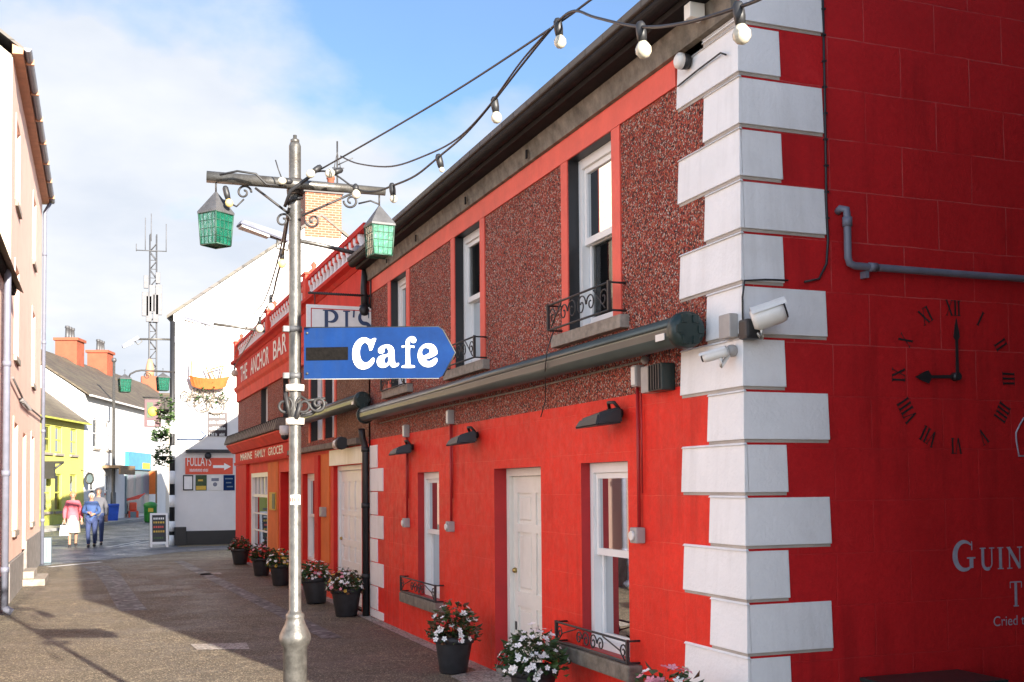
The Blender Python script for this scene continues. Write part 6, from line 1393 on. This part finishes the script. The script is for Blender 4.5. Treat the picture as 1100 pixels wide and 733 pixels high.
# ================================================================ flower pots along the front
def flowerpot(x, y, h, rt, label, seed, fl=(0,), lean=0, fh=.24, wide=1.0, dens=1.0, leafm=(0, 0, 1)):
    rn = random.Random(seed); t = thing('flower_pot', (x, y, GZ), label, 'flower pot', 'black flower pots along the pub fronts')
    c = (x, y, GZ); m = MB()
    m.lathe([(rt*.66, 0), (rt*.70, .02), (rt*.93, h-.07)], c, 22, capt=False); m.build('pot', M['pot'], t)
    m = MB(); m.lathe([(rt*.93, h-.072), (rt*1.02, h-.07), (rt*1.04, h), (rt*.97, h), (rt*.95, h-.05)], c, 22, capb=False, capt=False); m.build('rim', M['pot'], t)
    m = MB(); m.lathe([(rt*.95, h-.06), (rt*.5, h-.03), (.01, h-.02)], c, 16, capb=False); m.build('soil', M['soil'], t)
    cc = (x, y, GZ+h+fh*.25)
    m = MB(); leaves(m, cc, rt*1.12*wide, rt*1.12*wide, fh, int(420*dens), .066, leafm, rn)
    for k in range(9):
        an = rn.uniform(0, 6.28); m.tube([(x, y, GZ+h-.03), (x+math.cos(an)*rt*.6, y+math.sin(an)*rt*.6, GZ+h+fh*.7)], .004, 4)
    m.build('foliage', [M['leaf'], M['leafd'], M['leafb']], t)
    m = MB(); blossoms(m, cc, rt*1.15*wide, rt*1.15*wide, fh*1.05, int(64*dens), .032, fl, rn, stem=4); bmesh.ops.remove_doubles(m.bm, verts=m.bm.verts[:], dist=1e-5); m.build('flowers', [M['flw'], M['flr'], M['flp'], M['fly'], M['leaf']], t)
    if lean: t.rotation_euler = (lean, lean*.6, 0)
PT = [((258, 609), .38, .22, 'black flower pot with mixed white and red flowers farthest along the bar front', (0, 1, 1), 0, 1), ((281, 621), .38, .21, 'black flower pot of dark red foliage, second from the far end of the bar front', (1, 1, 2), 0, 2), ((301.5, 631.5), .40, .21, 'black flower pot half hidden behind the lamp post', (0, 3), 0, 3), ((340, 651), .40, .215, 'tilted black flower pot of white flowers just right of the lamp post', (0, 0, 0, 2), -.10, 4), ((372, 664.5), .40, .22, 'black flower pot with white and orange flowers before the white double door', (0, 0, 3, 2), 0, 5)]
for (px, py), h, rt, lb, fl, ln, sd_ in PT:
    g = hG(px, py-2.5); x = min(g.x, X0-.30)
    y = g.y
    flowerpot(x, y, h, rt, lb, sd_, fl, ln, .22, leafm=(0, 1, 2) if sd_ in (1, 2, 5) else (0, 0, 1))
flowerpot(3.40, 10.62, .37, .195, 'black flower pot of white flowers and reddish leaves left of the cream door', 11, (0, 0, 0, 1), .03, .25, 1.05, 1.1, (0, 1, 2))
flowerpot(3.40, 8.5, .37, .20, 'black flower pot crowded with white flowers right of the cream door', 12, (0,), 0, .24, 1.15, 1.3, (1, 1, 0))
flowerpot(3.38, 6.22, .38, .20, 'flower pot of pink and white flowers at the foot of the corner quoins', 13, (0, 2, 2), 0, .25, 1.2, 1.3, (0, 1, 2))
# ================================================================ people
def skin_mesh(verts, edges, radii, lvl=1):
    me = bpy.data.meshes.new('s'); me.from_pydata([tuple(v) for v in verts], edges, []); o = bpy.data.objects.new('s', me); C.objects.link(o)
    md = o.modifiers.new('s', 'SKIN'); md.use_smooth_shade = True
    for i, r_ in enumerate(radii): me.skin_vertices[0].data[i].radius = r_ if isinstance(r_, tuple) else (r_, r_)
    me.skin_vertices[0].data[0].use_root = True
    sb = o.modifiers.new('u', 'SUBSURF'); sb.levels = lvl; sb.render_levels = lvl
    dg = bpy.context.evaluated_depsgraph_get(); dg.update(); out = bpy.data.meshes.new_from_object(o.evaluated_get(dg)); bpy.data.objects.remove(o); return out
def person(loc, hgt, label, coat, legs, hair, pose, skirt=False, turn=0):
    t = thing('person', loc, label, 'person', None); k = hgt/1.75; Rz = Matrix.Rotation(turn, 3, 'Z')
    J = {'pel': ((0, 0, .95), .125), 'spi': ((0, 0, 1.12), .115), 'che': ((0, 0, 1.32), .135), 'nec': ((0, .005, 1.49), .052), 'jaw': ((0, -.012, 1.56), .062), 'hed': ((0, -.012, 1.65), .088), 'top': ((0, 0, 1.72), .062), 'nos': ((0, -.105, 1.625), .014)}
    for s, n in ((-1, 'l'), (1, 'r')):
        el, wr, kn, an = pose[n]
        J['sh'+n] = ((s*.165, 0, 1.41), .058); J['el'+n] = ((s*el[0], el[1], el[2]), .043); J['wr'+n] = ((s*wr[0], wr[1], wr[2]), .027)
        d = (V((s*wr[0], wr[1], wr[2]))-V((s*el[0], el[1], el[2]))).normalized(); p = V((s*wr[0], wr[1], wr[2]))
        J['pa'+n] = (tuple(p+d*.07), .03); si = d.cross(V((0, 1, .1))).normalized()
        for i, (o_, L_) in enumerate(((-.028, .075), (-.009, .085), (.010, .08), (.028, .06))):
            J['f%d%s' % (i, n)] = (tuple(p+d*.10+si*o_), .0095); J['g%d%s' % (i, n)] = (tuple(p+d*(.10+L_)+si*o_*1.1+V((0, -.012, 0))), .008)
        J['t0'+n] = (tuple(p+d*.04+si*-.035+V((0, -.02, 0))), .011); J['t1'+n] = (tuple(p+d*.09+si*-.05+V((0, -.035, 0))), .009)
        J['hi'+n] = ((s*.085, 0, .90), .095); J['kn'+n] = ((s*kn[0], kn[1], kn[2]), .058); J['an'+n] = ((s*an[0], an[1], an[2]), .04); J['to'+n] = ((s*an[0]*1.05, an[1]-.16, max(.03, an[2]-.05)), .036)
    E = [('pel', 'spi'), ('spi', 'che'), ('che', 'nec'), ('nec', 'jaw'), ('jaw', 'hed'), ('hed', 'top'), ('hed', 'nos')]
    for n in 'lr':
        E += [('che', 'sh'+n), ('sh'+n, 'el'+n), ('el'+n, 'wr'+n), ('wr'+n, 'pa'+n), ('pa'+n, 't0'+n), ('t0'+n, 't1'+n), ('pel', 'hi'+n), ('hi'+n, 'kn'+n), ('kn'+n, 'an'+n), ('an'+n, 'to'+n)]
        for i in range(4): E += [('pa'+n, 'f%d%s' % (i, n)), ('f%d%s' % (i, n), 'g%d%s' % (i, n))]
    def grow(keys, extra, name, mat, parent, sub=None):
        ks = [q for q in J if q in keys]; ix = {q: i for i, q in enumerate(ks)}
        me = skin_mesh([Rz @ (V(J[q][0])*k) for q in ks], [(ix[a], ix[b]) for a, b in E if a in ix and b in ix], [(J[q][1]+extra)*k for q in ks], 2 if extra == 0 else 1)
        for p in me.polygons: p.use_smooth = True
        me.materials.clear(); me.materials.append(M[mat]); o = bpy.data.objects.new(name, me); C.objects.link(o); o.parent = parent; BASE[o.name] = BASE[parent.name]; return o
    body = grow(set(J), 0, 'body', 'skin', t)
    grow({'pel', 'spi', 'che', 'shl', 'shr', 'ell', 'elr', 'wrl', 'wrr', 'nec', 'hil', 'hir'} - ({'x'}), .028, 'jacket', coat, t)
    m = MB(lambda u, d, z: Rz @ (V((u, d, z))*k)+V(loc)); hr = 1.12 if skirt else 1.0
    m.lathe([(.135*hr, 1.22), (.155*hr, 1.05), (.165*hr, .92), (.175*hr, .80 if skirt else .85), (.165*hr, .80 if skirt else .85)], (0, 0, 0), 18, capb=False, capt=False)
    for i, v in enumerate(m.bm.verts): v.co.y = loc[1]+(v.co.y-loc[1])*.82+.008*math.sin(i*1.3)
    m.build('jacket_hem', M[coat], t)
    if not skirt: grow({'pel', 'hil', 'hir', 'knl', 'knr', 'anl', 'anr'}, .018, 'trousers', legs, t)
    else:
        m = MB(lambda u, d, z: Rz @ V((u*k, d*k, z*k))+V(loc)); m.lathe([(.15, 1.0), (.19, .82), (.235, .48), (.225, .46)], (0, 0, 0), 20, capb=False, capt=False)
        for i, v in enumerate(m.bm.verts): v.co += Rz @ V((.012*math.sin(i*2.1), .012*math.cos(i*1.7), 0))
        m.build('skirt', M[legs], t)
    for n in 'lr':
        sx = -1 if n == 'l' else 1; an = V(J['an'+n][0]); to = V(J['to'+n][0]); m = MB(lambda u, d, z: Rz @ (V((u, d, z))*k)+V(loc))
        m.tube([(an.x, an.y+.06, max(.045, an.z-.04)), (an.x, an.y, max(.05, an.z-.03)), (to.x, to.y+.02, to.z+.01), (to.x, to.y-.03, to.z)], [.036, .05, .047, .03], 10); m.build('shoe', M['shoe'], t)
    m = MB(lambda u, d, z: Rz @ (V((u, d, z))*k)+V(loc)); m.ball((0, .012, 1.672), .103, 1.0, 1.05, 1.0, 14)
    for v in list(m.bm.verts):
        q = Rz.inverted() @ (v.co-V(loc))/k
        if q.y < -.045 and q.z < 1.715: v.co = V(loc)+Rz @ (V((q.x, -.035, max(q.z, 1.6)))*k)
    m.build('hair', M[hair], t)
    m = MB(lambda u, d, z: Rz @ (V((u, d, z))*k)+V(loc))
    for s in (-1, 1): m.ball((s*.033, -.092, 1.648), .011)
    m.build('eyes', M['black'], t)
    m = MB(lambda u, d, z: Rz @ (V((u, d, z))*k)+V(loc)); m.ball((0, -.088, 1.588), .02, 1.2, .5, .4); m.build('mouth', M['maroon'], t)
    return t, Rz, k
A0 = ((.24, .03, 1.13), (.25, -.09, .90), (.10, -.06, .50), (.09, -.02, .08)); A1 = ((.25, .02, 1.13), (.26, -.05, .89), (.10, .03, .50), (.10, .16, .11))
g = hG(78, 588); t, Rz, k = person((g.x, g.y, GZ), 1.74, 'woman in a coral pink jacket and pale skirt walking and carrying a white bag', 'coatpink', 'skirt', 'hairr', {'l': A0, 'r': A1}, True, R(4))
hb = V((g.x, g.y, GZ))+Rz @ (V((-.26, -.1, .80))*k)
b_ = thing('carrier_bag', (hb.x, hb.y, hb.z-.42), 'white carrier bag in the hand of the woman in coral pink', 'bag')
m = MB(); m.hexa([(hb.x-.14, hb.y-.06, hb.z-.42), (hb.x+.14, hb.y-.06, hb.z-.42), (hb.x+.14, hb.y+.06, hb.z-.42), (hb.x-.14, hb.y+.06, hb.z-.42), (hb.x-.11, hb.y-.02, hb.z-.1), (hb.x+.11, hb.y-.02, hb.z-.1), (hb.x+.11, hb.y+.02, hb.z-.1), (hb.x-.11, hb.y+.02, hb.z-.1)]); m.build('sack', M['bag'], b_)
m = MB(); m.tube([(hb.x-.07, hb.y, hb.z-.1), (hb.x-.03, hb.y, hb.z+.01), (hb.x+.03, hb.y, hb.z+.01), (hb.x+.07, hb.y, hb.z-.1)], .008, 6); m.build('handle', M['bag'], b_)
g = hG(98, 588); person((g.x, g.y, GZ), 1.70, 'person in a blue jacket and dark jeans walking beside the woman in pink', 'coatblue', 'jeans', 'hairg', {'l': ((.25, .0, 1.14), (.09, -.20, 1.13), (.10, -.10, .50), (.08, -.08, .08)), 'r': ((.25, .02, 1.14), (.10, -.18, 1.08), (.10, .02, .50), (.09, .12, .10))}, False, R(-3))
g2 = g+V((.22, 1.3, 0)); person((g2.x, g2.y, GZ), 1.84, 'dark-haired person in a grey jacket walking close behind the one in blue', 'coatgrey', 'jeans', 'haird', {'l': A1, 'r': A0}, False, R(-6))
# ================================================================ houses behind the viewpoint, right: they shade the pub
def plain_house(P, wd, dp, ze, zr, label, mat, a=15):
    u_, d_ = V((math.cos(R(a)), math.sin(R(a)), 0)), V((math.sin(R(a)), -math.cos(R(a)), 0)); P = V(P)
    T = lambda u, d, z: P+u_*u+d_*d+V((0, 0, z)); h = thing('rendered_house', T(wd/2, 0, GZ), label, 'house'); m = MB(T)
    ops = [(.9, 1.8, 1.0, 2.4), (wd-1.8, wd-.9, 1.0, 2.4), (.9, 1.8, 3.4, 4.7), (wd-1.8, wd-.9, 3.4, 4.7)]
    m.wall(0, wd, GZ, ze, ops, .15); m.f([(0, 0, ze), (wd, 0, ze), (wd/2, 0, zr)])
    for u in (0, wd): m.f([(u, 0, GZ), (u, dp, GZ), (u, dp, ze), (u, 0, ze)])
    m.f([(0, dp, GZ), (wd, dp, GZ), (wd, dp, ze), (wd/2, dp, zr), (0, dp, ze)]); m.build('wall', M[mat], h)
    m = MB(T); m.prism([(-.06, ze-.05), (wd/2, zr+.12), (wd+.06, ze-.05), (wd+.06, ze-.2), (wd/2, zr-.05), (-.06, ze-.2)], -.05, dp+.1); m.build('roof', M['slate'], h)
    for o_ in ops: sash(T, h, *o_, .15)
plain_house((3.58, 3.0, 0), 6.7, 9, 5.35, 10.6, 'steep-gabled grey house behind the viewpoint on the right', 'greywall')
plain_house((10.15, 4.76, 0), 6, 9, 8.5, 12, 'broad grey house behind the viewpoint at the far right', 'greywall')
